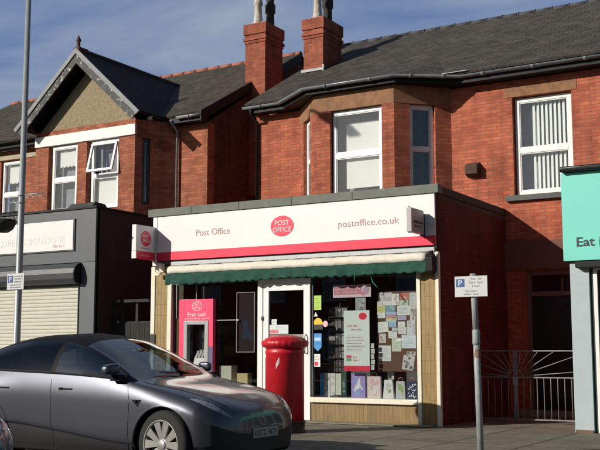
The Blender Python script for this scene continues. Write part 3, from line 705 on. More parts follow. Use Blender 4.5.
# =================================================================== CASH MACHINE
at = thing('cash_machine', 'pink cash machine surround reading Free cash in the left shop window', 'cash machine', (-12.41, FY, .46))
b = MB()
y0 = FY-.03; y1 = FY+.066
b.box(-12.845, -12.72, y0, y1, .46, 2.385); b.box(-12.09, -11.98, y0, y1, .46, 2.385); b.box(-12.72, -12.09, y0, y1, 1.945, 2.385); b.box(-12.72, -12.09, y0, y1, .46, .95)
b.build('pink_surround', flat('cash_pink', (.82, .055, .15), .35), at, bevel=.004)
b = MB(); b.box(-12.718, -12.63, y0-.012, y1, .952, 1.943); b.box(-12.18, -12.092, y0-.012, y1, .952, 1.943); b.box(-12.63, -12.18, y0-.012, y1, 1.865, 1.943); b.box(-12.63, -12.18, y0-.012, y1, .952, 1.02)
b.build('grey_bezel', flat('atm_grey', (.36, .37, .38), .4), at, bevel=.008)
b = MB(); b.box(-12.632, -12.178, y1+.10, y1+.12, 1.0, 1.87); b.build('screen', flat('atm_screen', (.006, .006, .010), .1), at)
b = MB(); b.prism([(y0-.03, 1.04), (y1+.10, 1.04), (y1+.10, 1.36), (y0+.02, 1.20)], 'x', -12.45, -12.185); kp = b.build('keypad', flat('atm_pad', (.26, .27, .28), .5), at, bevel=.006)
b = MB()
for i in range(3):
    for j in range(3): b.box(-12.42+i*.075, -12.365+i*.075, y0+.005+j*.03, y0+.022+j*.03, 1.19+j*.045, 1.24+j*.045)
b.build('keys', flat('atm_keys', (.25, .25, .26), .5), kp)
b = MB(); b.box(-12.088, -11.982, y0-.003, y0-.001, .46, 1.42); b.build('blue_corner', flat('atm_blue', (.11, .10, .20), .4), at)
b = MB(); b.prism(ellipse(-12.385, 2.245, .125, .10), 'y', y0-.003, y0-.0005); lg = b.build('ring_logo', flat('pale_pink', (.80, .50, .55), .4), at)
b = MB(); b.prism(ellipse(-12.385, 2.245, .108, .085), 'y', y0-.005, y0-.0035); b.build('ring_centre', 'cash_pink', lg)
b = MB(); text(b, 'POST', (-12.385, y0-.0065, 2.252), .12, .045, align='C', depth=.002); text(b, 'OFFICE', (-12.385, y0-.0065, 2.195), .15, .04, align='C', depth=.002); b.build('logo_lettering', 'sign_white', lg, fix=False)
b = MB(); text(b, 'Free cash', (-12.385, y0-.002, 2.035), .47, .085, align='C'); scribble(b, -12.70, -12.07, 1.977, .026, y0, seed=3); b.build('lettering', 'sign_white', at, fix=False)

# =================================================================== THINGS IN AND ON THE SHOP WINDOW
GY = FY+.062        # just in front of the window glass
def card(name, label, cat, x0, x1, z0, z1, col, y, th=.004, deco=None, group=None, tilt=0, rough=.6):
    cx, cz = (x0+x1)/2, z0
    ca, sa = math.cos(tilt), math.sin(tilt); mz = (z0+z1)/2
    T = (lambda x, yy, z: (cx+(x-cx)*ca-(z-mz)*sa, yy, mz+(x-cx)*sa+(z-mz)*ca)) if tilt else None
    b = MB(T); mats = [flat('c_%d_%d_%d' % tuple(int(q*1000) for q in col), col, rough)]
    b.box(x0, x1, y-th, y, z0, z1, 0)
    if deco: deco(b, mats, x0, x1, y-th, z0, z1)
    o = b.build(name, mats, None, loc=(cx, y, z0), fix=False)
    return tag(o, label, cat, group)
def lines(col, n, seed=0, margin=.12, gap=1.0):
    def f(b, mats, x0, x1, y, z0, z1):
        mats.append(flat('ln_%d_%d_%d' % tuple(int(q*1000) for q in col), col)); i = len(mats)-1; rr = random.Random(seed)
        for k in range(n):
            z = z1-(z1-z0)*(margin+(1-2*margin)*(k+.5)/n); L = (x1-x0)*rr.uniform(.45, .8)
            b.box(x0+(x1-x0)*.1, x0+(x1-x0)*.1+L, y-.001, y, z-.004, z+.004, i)
    return f
def spots(cols, n, r, seed=0):
    def f(b, mats, x0, x1, y, z0, z1):
        rr = random.Random(seed); base = len(mats)
        for c in cols: mats.append(flat('sp_%d_%d_%d' % tuple(int(q*1000) for q in c), c))
        for k in range(n):
            q = r*rr.uniform(.6, 1.2); cx = rr.uniform(x0+q, x1-q); cz = rr.uniform(z0+q, z1-q)
            a0 = rr.uniform(0, 6); p = [(cx+q*rr.uniform(.7, 1.1)*math.cos(a0+2*PI*i/7), cz+q*rr.uniform(.7, 1.1)*math.sin(a0+2*PI*i/7)) for i in range(7)]
            b.prism(p, 'y', y-.0012-.0001*k, y-.0002, base+rr.randrange(len(cols)))
    return f
def bands(cols, horiz=True):
    def f(b, mats, x0, x1, y, z0, z1):
        n = len(cols)
        for k, c in enumerate(cols):
            mats.append(flat('bd_%d_%d_%d' % tuple(int(q*1000) for q in c), c)); i = len(mats)-1
            if c is None: continue
            if horiz: b.box(x0+.01, x1-.01, y-.001, y, z0+(z1-z0)*k/n, z0+(z1-z0)*(k+.96)/n, i)
            else: b.box(x0+(x1-x0)*k/n, x0+(x1-x0)*(k+.96)/n, y-.001, y, z0+.01, z1-.01, i)
    return f
# stickers down the left edge of the right-hand pane
card('sticker', 'yellow green notice at the top left of the right shop window', 'sticker', -9.665, -9.50, 2.11, 2.385, (.42, .62, .10), GY, .002, lines((.2, .35, .04), 5, 1))
t3 = MB(); t3.prism([(-9.665, 1.985), (-9.575, 1.985), (-9.62, 2.07)], 'y', GY-.002, GY); tag(t3.build('sticker', flat('tri_w', (.7, .66, .6)), None, loc=(-9.62, GY, 1.985)), 'tiny pale triangular sticker above the yellow half round one', 'sticker')
st = thing('sticker', 'yellow half round sticker with a dark strip under it on the shop glass', 'sticker', (-9.57, GY, 1.73))
b = MB(); b.prism([(-9.57+.105*math.cos(PI*k/16), 1.83+.125*math.sin(PI*k/16)) for k in range(17)], 'y', GY-.002, GY); b.build('yellow_half_disc', flat('st_yel', (.72, .50, .02)), st)
b = MB(); b.box(-9.67, -9.47, GY-.002, GY, 1.735, 1.828, 0); scribble(b, -9.66, -9.48, 1.79, .025, GY-.002, seed=2, mi=1); scribble(b, -9.65, -9.49, 1.75, .02, GY-.002, seed=8, mi=1); b.build('dark_strip', [flat('st_blk', (.03, .03, .02)), flat('st_yel', (.72, .5, .02))], st)
b = MB(); b.prism([(-9.665, 1.40), (-9.58, 1.32), (-9.495, 1.40), (-9.495, 1.66), (-9.665, 1.66)], 'y', GY-.002, GY, 0); b.box(-9.65, -9.51, GY-.0035, GY-.002, 1.52, 1.58, 1); scribble(b, -9.64, -9.52, 1.45, .03, GY-.002, seed=5, mi=1)
tag(b.build('sticker', [flat('st_blue', (.05, .27, .62)), flat('st_pale', (.5, .65, .8))], None, loc=(-9.58, GY, 1.32)), 'blue pennant shaped sticker pointing down on the shop glass', 'sticker')
b = MB(); b.box(-9.655, -9.525, GY-.002, GY, 1.03, 1.27, 0); b.box(-9.645, -9.575, GY-.0035, GY-.002, 1.05, 1.12, 1); scribble(b, -9.645, -9.535, 1.21, .025, GY-.002, seed=6, mi=2); scribble(b, -9.645, -9.535, 1.16, .02, GY-.002, seed=7, mi=2)
tag(b.build('sticker', [flat('st_w', (.7, .7, .68)), 'sign_red', 'letter_grey'], None, loc=(-9.59, GY, 1.03)), 'small white sticker with a red square, lowest of the stickers beside the door', 'sticker')
b = MB(); b.prism(ellipse(-9.41, 1.84, .055, .06, 20), 'y', GY-.002, GY); tag(b.build('sticker', flat('st_pink', (.75, .45, .48)), None, loc=(-9.41, GY, 1.78)), 'round pale pink sticker next to the yellow half round one', 'sticker')
# pink banner, white notice sheet
PY = FY+.12
b = MB(); b.box(-9.27, -8.46, PY-.004, PY, 2.335, 2.57, 0); b.box(-9.25, -8.66, PY-.0055, PY-.004, 2.39, 2.545, 1)
scribble(b, -9.22, -8.70, 2.475, .045, PY-.0055, seed=21, mi=0); scribble(b, -9.22, -8.75, 2.415, .035, PY-.0055, seed=22, mi=0)
b.prism(ellipse(-8.56, 2.46, .07, .08, 9), 'y', PY-.0055, PY-.004, 2); b.prism(ellipse(-8.62, 2.40, .04, .04, 7), 'y', PY-.006, PY-.004, 1)
tag(b.build('banner', [flat('bn_pale', (.72, .55, .58)), flat('bn_rose', (.58, .19, .27)), flat('bn_lilac', (.45, .30, .42))], None, loc=(-8.87, PY, 2.335)), 'wide pink poster across the top of the right shop window', 'poster')
card('notice', 'grey paper hanging between the pink poster and the tall white notice', 'notice', -8.80, -8.58, 2.05, 2.33, (.30, .31, .31), PY+.02, .004, spots([(.16, .17, .18), (.42, .42, .42)], 8, .05, 3))
nb = thing('notice', 'tall white notice with a red circle and red foot in the middle of the window', 'notice', (-8.76, PY, .95))
b = MB(); b.box(-9.04, -8.495, PY-.006, PY, .955, 2.085); b.build('sheet', flat('nt_white', (.70, .76, .73), .45), nb, bevel=.004)
b = MB(); b.box(-9.04, -8.495, PY-.0075, PY-.0062, .955, 1.05, 0); scribble(b, -8.98, -8.75, .985, .035, PY-.0075, seed=3, mi=1); b.build('red_foot', ['sign_red', 'sign_white'], nb)
b = MB(); b.prism(ellipse(-8.635, 1.975, .085, .068, 24), 'y', PY-.0085, PY-.0062, 0); scribble(b, -8.69, -8.585, 1.98, .03, PY-.0085, seed=4, mi=1); scribble(b, -8.695, -8.58, 1.945, .03, PY-.0085, seed=5, mi=1); b.build('red_badge', ['sign_red', 'sign_white'], nb)
b = MB()
scribble(b, -8.98, -8.74, 1.78, .035, PY-.006, seed=11, mi=0); scribble(b, -8.88, -8.66, 1.71, .035, PY-.006, seed=12, mi=0)
for i, z in enumerate((1.60, 1.55, 1.49, 1.43, 1.37, 1.31)): b.box(-8.99, -8.56-.05*(i % 3), PY-.0072, PY-.006, z, z+.004, 1)
for i, z in enumerate((1.57, 1.52, 1.46, 1.40, 1.34)): scribble(b, -8.98, -8.66+.06*(i % 2), z, .018, PY-.006, seed=30+i, mi=1)
b.build('print', [flat('pr_red', (.6, .25, .25)), flat('pr_gry', (.45, .5, .5))], nb, fix=False)
b = MB(); b.box(-8.985, -8.88, PY-.0072, PY-.006, 1.20, 1.245, 0); b.box(-8.985, -8.88, PY-.0072, PY-.006, 1.135, 1.195, 1); scribble(b, -8.84, -8.76, 1.20, .03, PY-.006, seed=14, mi=1); scribble(b, -8.84, -8.74, 1.14, .03, PY-.006, seed=15, mi=2); b.build('red_green_mark', ['sign_red', flat('mk_grn', (.15, .4, .22)), 'letter_grey'], nb, fix=False)
# strip of little cards hanging beside the notice
for i in range(5):
    card('price_card', ['topmost', 'second from top', 'middle', 'fourth from top', 'lowest'][i]+' of the little white cards in a strip beside the noticeboard', 'card', -8.475, -8.41+.012*(i % 2), .98+.10*(4-i), 1.065+.10*(4-i), (.66, .66, .64), PY+.01, .003, lines((.3, .3, .3), 3, i), 'cards in a strip', tilt=.06*((i % 3)-1))
# dark stand of cards behind the glass
rk = thing('card_stand', 'dark wire stand of greeting cards behind the glass left of the white notice', 'stand', (-9.26, 16.98, .456))
b = MB()
b.tube([(-9.26, 17.05, .46), (-9.26, 17.05, 2.25)], .018, 8); b.lathe([(.20, 0), (.20, .02), (.03, .05)], (-9.26, 17.05, .457), 16)
for z in (1.02, 1.32, 1.62, 1.92, 2.16):
    b.tube([(-9.47, 16.96, z), (-9.06, 16.96, z)], .006, 6); b.tube([(-9.47, 16.96, z), (-9.47, 17.1, z+.02)], .006, 6); b.tube([(-9.06, 16.96, z), (-9.06, 17.1, z+.02)], .006, 6)
for x in (-9.47, -9.27, -9.06): b.tube([(x, 16.965, .9), (x, 16.965, 2.2)], .005, 6)
b.build('wire_frame', 'metal_dark', rk)
rr = random.Random(5)
pal = [(.035, .033, .035), (.05, .045, .04), (.20, .19, .18), (.08, .05, .05), (.14, .14, .15), (.03, .04, .05), (.34, .30, .28), (.45, .42, .42)]
for r_ in range(5):
    for c_ in range(3):
        z0 = .93+r_*.26; x0 = -9.46+c_*.137; hgt = rr.uniform(.17, .23); q = rr.choice(pal)
        b = MB(); b.box(x0, x0+.125, 16.972, 16.976, z0, z0+hgt, 0)
        mats = [flat('rk_%d_%d' % (int(q[0]*1000), int(q[2]*1000)), q)]
        spots([rr.choice(pal), (.38, .36, .35)], 3, .028, r_*7+c_)(b, mats, x0, x0+.125, 16.972, z0, z0+hgt)
        b.build('greeting_card', mats, rk, fix=False)
# noticeboard and the cards pinned to it
BY = FY+.27
b = MB(); b.box(-8.415, -7.55, BY, BY+.02, .95, 2.43, 0); tag(b.build('noticeboard', 'cork', None, loc=(-8, BY, .95)), 'brown noticeboard covered with pinned cards in the right shop window', 'noticeboard')
CY = BY-.001
WH = (.80, .80, .77); WB = (.68, .75, .80)
CARDS = [
 ((-8.384,-8.285,2.239,2.408), (.58,.58,.58), spots([(.35,.3,.3),(.7,.7,.7)],5,.03,1), 'grey and white flyer pinned at the top left corner of the noticeboard'),
 ((-8.280,-8.104,2.179,2.404), (.66,.62,.66), bands([(.74,.73,.72),(.52,.46,.52),(.62,.6,.64)]), 'white and lilac flyer second along the top of the noticeboard'),
 ((-8.094,-7.955,2.175,2.380), WH, spots([(.3,.28,.3),(.55,.5,.5)],4,.035,2), 'creased white card left of the red card at the noticeboard top'),
 ((-7.935,-7.750,2.270,2.393), (.55,.16,.11), spots([(.62,.35,.28)],3,.03,3), 'orange red card along the top of the noticeboard'),
 ((-7.945,-7.768,2.162,2.262), (.55,.60,.52), spots([(.28,.35,.25),(.7,.7,.68)],4,.03,4), 'pale green picture card tucked under the orange red card'),
 ((-7.742,-7.606,2.112,2.388), (.66,.67,.66), lines((.45,.45,.45),6,2), 'tall white sheet at the top right corner of the noticeboard'),
 ((-8.405,-8.243,2.054,2.164), (.58,.60,.20), lines((.35,.36,.1),3,3), 'yellow green card at the left edge of the noticeboard'),
 ((-8.407,-8.244,1.939,2.042), WH, lines((.4,.4,.4),3,4), 'white card directly under the yellow green card'),
 ((-8.230,-8.038,2.050,2.169), (.20,.34,.42), spots([(.35,.5,.55)],3,.03,5), 'teal blue card above the rainbow striped one'),
 ((-8.222,-8.018,1.862,2.038), (.42,.55,.66), bands([(.45,.6,.75),(.65,.62,.2),(.6,.3,.2),(.45,.25,.5),(.4,.55,.7)]), 'rainbow striped poster on the noticeboard'),
 ((-7.984,-7.742,1.987,2.153), WH, lines((.35,.4,.45),6,5), 'wide white sheet of print below the green picture card'),
 ((-7.975,-7.813,1.898,1.975), (.48,.44,.62), lines((.3,.28,.45),2,6), 'small lilac card below the wide white sheet of print'),
 ((-7.733,-7.622,1.883,2.100), (.60,.58,.58), spots([(.25,.25,.25),(.45,.3,.3)],7,.025,6), 'speckled white card at the right edge, under the tall white sheet'),
 ((-8.405,-8.185,1.678,1.864), WH, lines((.4,.45,.5),4,7), 'tilted white card with blue print at the left edge of the board', .07),
 ((-8.161,-8.020,1.769,1.858), (.36,.52,.68), lines((.2,.35,.5),2,8), 'pale blue card just under the rainbow poster'),
 ((-7.977,-7.837,1.770,1.864), WH, lines((.5,.5,.5),2,9), 'upper of two small white cards under the lilac card'),
 ((-7.978,-7.818,1.640,1.763), (.72,.71,.68), lines((.45,.45,.45),3,10), 'lower of two small white cards under the lilac card', -.03),
 ((-7.795,-7.626,1.622,1.874), (.66,.66,.68), spots([(.4,.4,.45),(.5,.45,.5)],6,.03,8), 'white sheet with grey sketches at the right edge of the board'),
 ((-8.174,-8.004,1.568,1.692), WH, lines((.4,.4,.4),3,11), 'white card under the small pale blue card in the middle of the board', .04),
 ((-8.361,-8.229,1.483,1.641), (.60,.57,.54), spots([(.35,.25,.25),(.7,.7,.68)],4,.03,9), 'small picture card above the large white sheet at the board left'),
 ((-8.104,-7.924,1.326,1.560), (.60,.66,.54), lines((.4,.45,.35),6,12), 'pale green sheet in the middle of the noticeboard'),
 ((-7.900,-7.620,1.383,1.612), WB, lines((.4,.5,.6),5,13), 'wide pale blue sheet at the right edge of the board'),
 ((-8.381,-8.135,1.149,1.419), (.70,.72,.71), lines((.4,.45,.5),7,14), 'large white sheet of print alone at the lower left of the board'),
 ((-7.802,-7.634,1.240,1.315), (.55,.52,.50), spots([(.12,.12,.14),(.4,.35,.35)],5,.025,10), 'small spotted card above the tilted floral card'),
 ((-8.405,-8.30,2.168,2.236), (.74,.70,.66), lines((.4,.35,.35),2,21), 'scrap of cream paper under the grey flyer at the board top left'),
 ((-8.105,-7.995,1.895,1.965), (.72,.70,.58), lines((.45,.42,.3),2,22), 'cream slip between the rainbow poster and the lilac card'),
 ((-8.10,-7.99,1.69,1.755), (.60,.62,.66), lines((.35,.38,.45),2,23), 'grey blue slip under the small pale blue card'),
 ((-7.885,-7.668,.985,1.235), (.58,.56,.54), spots([(.10,.10,.12),(.35,.33,.33)],9,.035,11), 'tilted black and white floral card, lowest on the noticeboard', -.16)]
for i, c in enumerate(CARDS):
    (x0, x1, z0, z1), col, deco, lab = c[:4]; ex, ezz = (x1-x0)*.03, (z1-z0)*.03; x0 -= ex*(x0 > -8.38); x1 += ex*(x1 < -7.63); z0 -= ezz; z1 += ezz; tl = c[4] if len(c) > 4 else 0
    card('notice_card', lab, 'card', x0, x1, z0, z1, col, CY-.002*(i % 4), .0018, deco, 'cards pinned to the noticeboard', tilt=tl)
# row of gift bags and cards standing on the window sill
def gift(name, lab, x0, x1, z1, col, deco=None, y=16.97, th=.07, handle=None, taper=0):
    r_ = thing(name, lab, 'gift bag' if name == 'gift_bag' else 'card', ((x0+x1)/2, y, .456), 'gift bags and cards along the window sill')
    b = MB(); mats = [flat('gb_%d_%d_%d' % tuple(int(q*1000) for q in col), col, .4)]
    if name == 'gift_bag':
        b.add([(x0, y, .456), (x1, y, .456), (x1, y+th, .456), (x0, y+th, .456), (x0+taper, y, z1), (x1-taper, y, z1), (x1-taper, y+th-.02, z1), (x0+taper, y+th-.02, z1)],
              [(0, 3, 2, 1), (4, 5, 6, 7), (0, 1, 5, 4), (1, 2, 6, 5), (2, 3, 7, 6), (3, 0, 4, 7)])
        if deco: deco(b, mats, x0+taper+.01, x1-taper-.01, y-.001, .47, z1-.03)
    else:
        b.box(x0, x1, y, y+.006, .456, z1); b.box(x0+.003, x1-.003, y+.03, y+.034, .456, z1-.01)
        b.box(x0, x0+.004, y+.006, y+.03, .456, z1-.01)
        if deco: deco(b, mats, x0+.004, x1-.004, y, .47, z1-.015)
    b.build('bag_body' if name == 'gift_bag' else 'folded_card', mats, r_, fix=False)
    if handle:
        cx = (x0+x1)/2; w = (x1-x0)*.22
        b = MB(); b.tube([(cx-w, y+.018, z1-.01), (cx-w*.8, y+.015, z1+.05), (cx, y+.012, z1+.07), (cx+w*.8, y+.015, z1+.05), (cx+w, y+.018, z1-.01)], .006, 6); b.build('handle', flat('hd_%d_%d' % (int(handle[0]*1000), int(handle[2]*1000)), handle), r_)
gift('gift_bag', 'plain bright blue gift bag at the left end of the sill', -9.665, -9.58, .905, (.06, .32, .66), lines((.1, .42, .75), 2, 1))
gift('greeting_card', 'white card with black dots beside the blue bag', -9.57, -9.45, .907, (.66, .68, .68), spots([(.1, .1, .12), (.5, .55, .55)], 12, .02, 1))
gift('greeting_card', 'white card with a dark figure left of the cream card', -9.44, -9.335, .908, (.70, .69, .66), spots([(.08, .07, .08), (.6, .5, .5)], 5, .03, 2))
gift('greeting_card', 'cream green card with soft stripes on the sill', -9.325, -9.205, .900, (.62, .66, .52), lines((.5, .56, .42), 7, 3))
gift('gift_bag', 'narrow dark green bag between the cream card and purple bag', -9.195, -9.09, .949, (.02, .05, .045), spots([(.2, .3, .27), (.04, .09, .08)], 7, .03, 4), handle=(.3, .25, .2))
gift('gift_bag', 'purple and blue gift bag with a white galloping horse shape', -8.985, -8.69, .906, (.34, .26, .60), spots([(.25, .40, .66), (.50, .30, .62), (.28, .30, .62)], 16, .06, 5), handle=(.6, .5, .7))
gift('gift_bag', 'pale pink and white gift bag with rose pattern', -8.645, -8.37, .863, (.72, .60, .60), spots([(.68, .42, .44), (.74, .68, .66)], 14, .045, 6), handle=(.7, .5, .5))
gift('gift_bag', 'shiny silver white gift bag tapering to its top', -8.32, -8.10, .794, (.74, .74, .72), spots([(.30, .32, .22), (.55, .55, .52)], 5, .045, 7), taper=.03)
gift('gift_bag', 'lilac and leaf green gift bag next to the navy one', -8.06, -7.865, .775, (.52, .52, .55), spots([(.25, .42, .14), (.40, .55, .28)], 7, .045, 8), taper=.015, handle=(.66, .3, .36))
gift('gift_bag', 'navy gift bag with white spots at the right end of the sill', -7.84, -7.615, .778, (.02, .03, .10), spots([(.62, .64, .70)], 34, .016, 9), taper=.01, handle=(.62, .28, .32))
card('greeting_card', 'small cream tag card standing behind the silver bag', 'card', -8.27, -8.15, .80, .935, (.60, .58, .50), 17.10, .004, lines((.4, .38, .3), 2, 5))
# horse shape on the purple bag is part of its print
b = MB(); b.prism([(-8.93, .56), (-8.90, .66), (-8.86, .70), (-8.84, .78), (-8.80, .83), (-8.79, .79), (-8.80, .74), (-8.77, .66), (-8.72, .60), (-8.75, .60), (-8.80, .65), (-8.83, .60), (-8.86, .62), (-8.90, .57)], 'y', 16.9625, 16.9665); hb = b.build('horse_print', flat('hp', (.72, .72, .76), .4), bpy.data.objects['gift_bag.002'])
# papers on the shop door glass and a counter inside
DY = FY+.024
b = MB(); b.box(-10.655, -10.215, DY-.003, DY, 1.66, 1.835, 0); b.box(-10.64, -10.44, DY-.0045, DY-.003, 1.675, 1.73, 1); scribble(b, -10.62, -10.45, 1.685, .03, DY-.0045, seed=3, mi=0); scribble(b, -10.5, -10.3, 1.78, .03, DY-.003, seed=31, mi=2); scribble(b, -10.6, -10.26, 1.745, .018, DY-.003, seed=32, mi=2)
tag(b.build('door_notice', [flat('dn_w', (.62, .68, .68)), 'sign_red', 'letter_grey'], None, loc=(-10.43, DY, 1.66)), 'white notice with a red corner stuck low on the door glass', 'notice')
b = MB(); b.box(-10.60, -10.48, DY-.003, DY, 1.84, 1.945, 0); scribble(b, -10.58, -10.5, 1.89, .025, DY-.003, seed=33, mi=1)
tag(b.build('door_notice', [flat('dn_w', (.62, .68, .68)), 'letter_grey'], None, loc=(-10.54, DY, 1.84)), 'small square paper above the white notice on the door glass', 'notice')
b = MB(); b.box(-10.655, -9.87, DY-.003, DY, 1.57, 1.648, 0); b.box(-10.64, -10.2, DY-.0042, DY-.003, 1.585, 1.63, 1)
tag(b.build('door_strip', [flat('ds_g', (.28, .26, .24)), flat('ds_r', (.45, .1, .1))], None, loc=(-10.26, DY, 1.57)), 'grey strip across the door glass under the white notice', 'sticker')
ct = thing('counter', 'dim shop counter with a pale screen seen through the door', 'counter', (-10, 19.4, 0))
b = MB(); b.box(-12.6, -8.2, 19.2, 19.7, .02, 1.05); b.build('counter_body', flat('ctr', (.10, .09, .085)), ct, bevel=.01)
b = MB(); b.box(-12.6, -8.2, 19.32, 19.34, 1.06, 2.1); b.build('counter_screen', 'shop_glass', ct)
sh = thing('display_shelves', 'dim shelves of stock along the left wall inside the shop', 'shelves', (-13.0, 18.3, 0))
b = MB()
for z in (.3, .75, 1.2, 1.65, 2.1): b.box(-13.26, -12.9, 17.2, 19.0, z, z+.03)
b.box(-13.27, -13.262, 17.2, 19.0, .02, 2.3); b.build('shelf_frame', flat('shf', (.16, .15, .14)), sh)
rr = random.Random(11)
for z in (.33, .78, 1.23, 1.68):
    y = 17.25
    while y < 18.9:
        w = rr.uniform(.08, .2); q = rr.choice([(.3, .06, .06), (.35, .33, .3), (.06, .1, .25), (.1, .2, .1), (.4, .35, .12)]); b = MB(); b.box(-13.2, -12.95, y, y+w, z+.001, z+rr.uniform(.18, .36)); b.build('packet', flat('pk_%d%d' % (int(q[0]*100), int(q[1]*100)), q), sh); y += w+.02
tv = thing('window_poster', 'dark poster with a blue figure in a thin pale frame right of the cash machine', 'poster', (-11.24, FY+.12, 1.3))
b = MB()
for x0, x1, z0, z1 in ((-11.46, -11.447, 1.30, 2.5), (-11.033, -11.02, 1.30, 2.5), (-11.447, -11.033, 2.487, 2.5), (-11.447, -11.033, 1.30, 1.313)): b.box(x0, x1, FY+.05, FY+.066, z0, z1)
b.build('poster_frame', flat('pf', (.20, .19, .19)), tv)
b = MB(); b.box(-11.446, -11.034, FY+.085, FY+.09, 1.315, 2.486, 0)
b.prism([(-11.36, 1.62), (-11.30, 1.55), (-11.20, 1.60), (-11.12, 1.50), (-11.08, 1.62), (-11.18, 1.74), (-11.20, 1.88), (-11.27, 1.98), (-11.33, 1.90), (-11.31, 1.76)], 'y', FY+.083, FY+.0848, 1)
b.build('poster_sheet', [flat('ps_d', (.016, .007, .008), .9), flat('ps_b', (.014, .024, .06), .9)], tv)

bx_ = MB(); bx_.box(-11.92, -11.62, FY+.12, FY+.34, .457, 1.03); tag(bx_.build('carton', flat('ctn', (.55, .53, .45)), None, loc=(-11.77, FY+.2, .457), bevel=.004), 'tall cream carton on the sill beside the cash machine', 'carton')
bx_ = MB(); bx_.box(-11.50, -11.24, FY+.14, FY+.3, .457, .88); tag(bx_.build('carton', flat('ctn2', (.55, .42, .20)), None, loc=(-11.37, FY+.2, .457), bevel=.004), 'smaller tan carton on the sill under the dark poster', 'carton')

# =================================================================== PILLAR BOX
pb = thing('pillar_box', 'round red post box with a fluted cap standing before the shop door', 'post box', (-8.79, 14.26, 0))
pc = (-8.79, 14.26, 0)
b = MB(); b.lathe([(.345, 0), (.345, .03), (.33, .05), (.33, .15), (.345, .17), (.342, .19), (0, .19)], pc, 40); b.build('plinth', 'box_black', pb)
b = MB(); b.lathe([(.318, .185), (.318, 1.27), (.328, 1.285), (.328, 1.32), (.318, 1.335), (.318, 1.37)], pc, 48); b.build('barrel', 'pillar_red', pb)
b = MB(); b.lathe([(.316, 1.36), (.345, 1.385), (.375, 1.40), (.388, 1.43), (.388, 1.475), (.375, 1.495), (.345, 1.505), (.33, 1.53), (.25, 1.562), (.13, 1.585), (0, 1.59)], pc, 96, scallop=((2, 3, 4), .012, 24)); b.build('cap', 'pillar_red', pb)
def on_barrel(a, r, z): return (pc[0]+r*math.cos(a), pc[1]+r*math.sin(a), z)
def barrel_patch(mb, a0, a1, z0, z1, r0, r1, n=10, slant=0):
    vs = []; 
    for i in range(n+1):
        a = a0+(a1-a0)*i/n; s_ = slant*(i/n-.5)
        vs += [on_barrel(a, r0, z0+s_), on_barrel(a, r1, z0+s_), on_barrel(a, r1, z1+s_), on_barrel(a, r0, z1+s_)]
    fs = [(0, 1, 2, 3), (4*n+3, 4*n+2, 4*n+1, 4*n)]
    for i in range(n):
        for k in range(4): fs.append((4*i+k, 4*i+4+k, 4*i+4+(k+1) % 4, 4*i+(k+1) % 4))
    mb.add(vs, fs)
b = MB(); barrel_patch(b, R(-212), R(-150), .30, 1.22, .316, .326, 14); dd = b.build('door', 'pillar_red', pb)
b = MB(); barrel_patch(b, R(-200), R(-162), 1.12, 1.16, .327, .332, 8); b.build('aperture', 'box_black', dd)
b = MB(); barrel_patch(b, R(-86), R(-75), 1.08, 1.18, .3185, .3215, 5, slant=.10); b.build('painted_glint', flat('glint_w', (.50, .44, .44), .8, var=.4, scale=40), pb)  # pale slanted patch painted on as a sun glint

# =================================================================== PARKING SIGN POLE
po = thing('parking_sign', 'grey pole carrying a white parking restriction plate with a blue P by the kerb', 'parking sign', (-4.73, 12.4, 0))
b = MB(); b.tube([(-4.70, 12.4, 0), (-4.715, 12.4, .9), (-4.73, 12.4, 1.6)], .042, 14); b.tube([(-4.73, 12.4, 1.6), (-4.755, 12.4, 2.33)], .040, 14)
b.lathe([(.044, 0), (.050, .03), (.047, .10), (.052, .16), (.044, .2)], (-4.727, 12.4, 1.40), 14); b.build('pole', 'pole_grey', po)
b = MB(); b.lathe([(.0435, 0), (.0445, .01), (.0445, .10), (.0435, .11)], (-4.718, 12.4, 1.24), 14); b.build('tape_band', 'rust', po)
b = MB(); b.box(-4.985, -4.535, 12.335, 12.342, 2.025, 2.295, 0); pl = b.build('sign_plate', [flat('plate', (.56, .58, .58), .4)], po, bevel=.002)
b = MB(); b.box(-4.965, -4.85, 12.332, 12.3348, 2.155, 2.26, 0); text(b, 'P', (-4.905, 12.3315, 2.172), .05, .075, align='C', depth=.001, mi=1)
b.build('blue_panel', [flat('p_blue', (.025, .09, .30), .4), flat('p_white', (.7, .75, .78), .4)], pl, fix=False)
b = MB()
for tx, x, z, h in (('Mon - Sat', -4.69, 2.245, .028), ('8 am - 6 pm', -4.69, 2.20, .028), ('1 hour', -4.69, 2.15, .028), ('No return', -4.76, 2.09, .026), ('within 1 hour', -4.76, 2.05, .026)):
    text(b, tx, (x, 12.334, z), None, h, align='C', depth=.002)
b.build('lettering', 'letter_grey', pl, fix=False)
for z in (2.07, 2.20):
    b = MB(); b.box(-4.80, -4.70, 12.343, 12.40, z, z+.03); b.build('clamp', 'galv', pl)

# =================================================================== LAMP POST
LX, LY = -15.29, 14.5
lp = thing('lamp_post', 'tall grey steel lamp post with a small sign plate in front of the boutique', 'lamp post', (LX, LY, 0))
b = MB(); b.tube([(LX, LY, 0), (LX, LY, 1.2)], .095, 18); b.tube([(LX, LY, 1.2), (LX, LY, 1.26), (LX, LY, 9.6)], [.095, .073, .052], 18); b.build('column', 'galv', lp)
b = MB(); b.tube([(LX, LY, 9.55), (LX, LY-.2, 9.8), (LX, LY-1.2, 9.95)], .035, 10); b.prism([(LY-1.1, 9.90), (LY-1.9, 9.93), (LY-1.95, 10.0), (LY-1.6, 10.06), (LY-1.1, 10.02)], 'x', LX-.14, LX+.14); b.build('lantern', 'galv', lp, bevel=.02)
b = MB(); b.box(LX-.235, LX+.235, LY-.090, LY-.083, 2.56, 2.885, 0); pl2 = b.build('sign_plate', [flat('plate', (.56, .58, .58), .4)], lp)
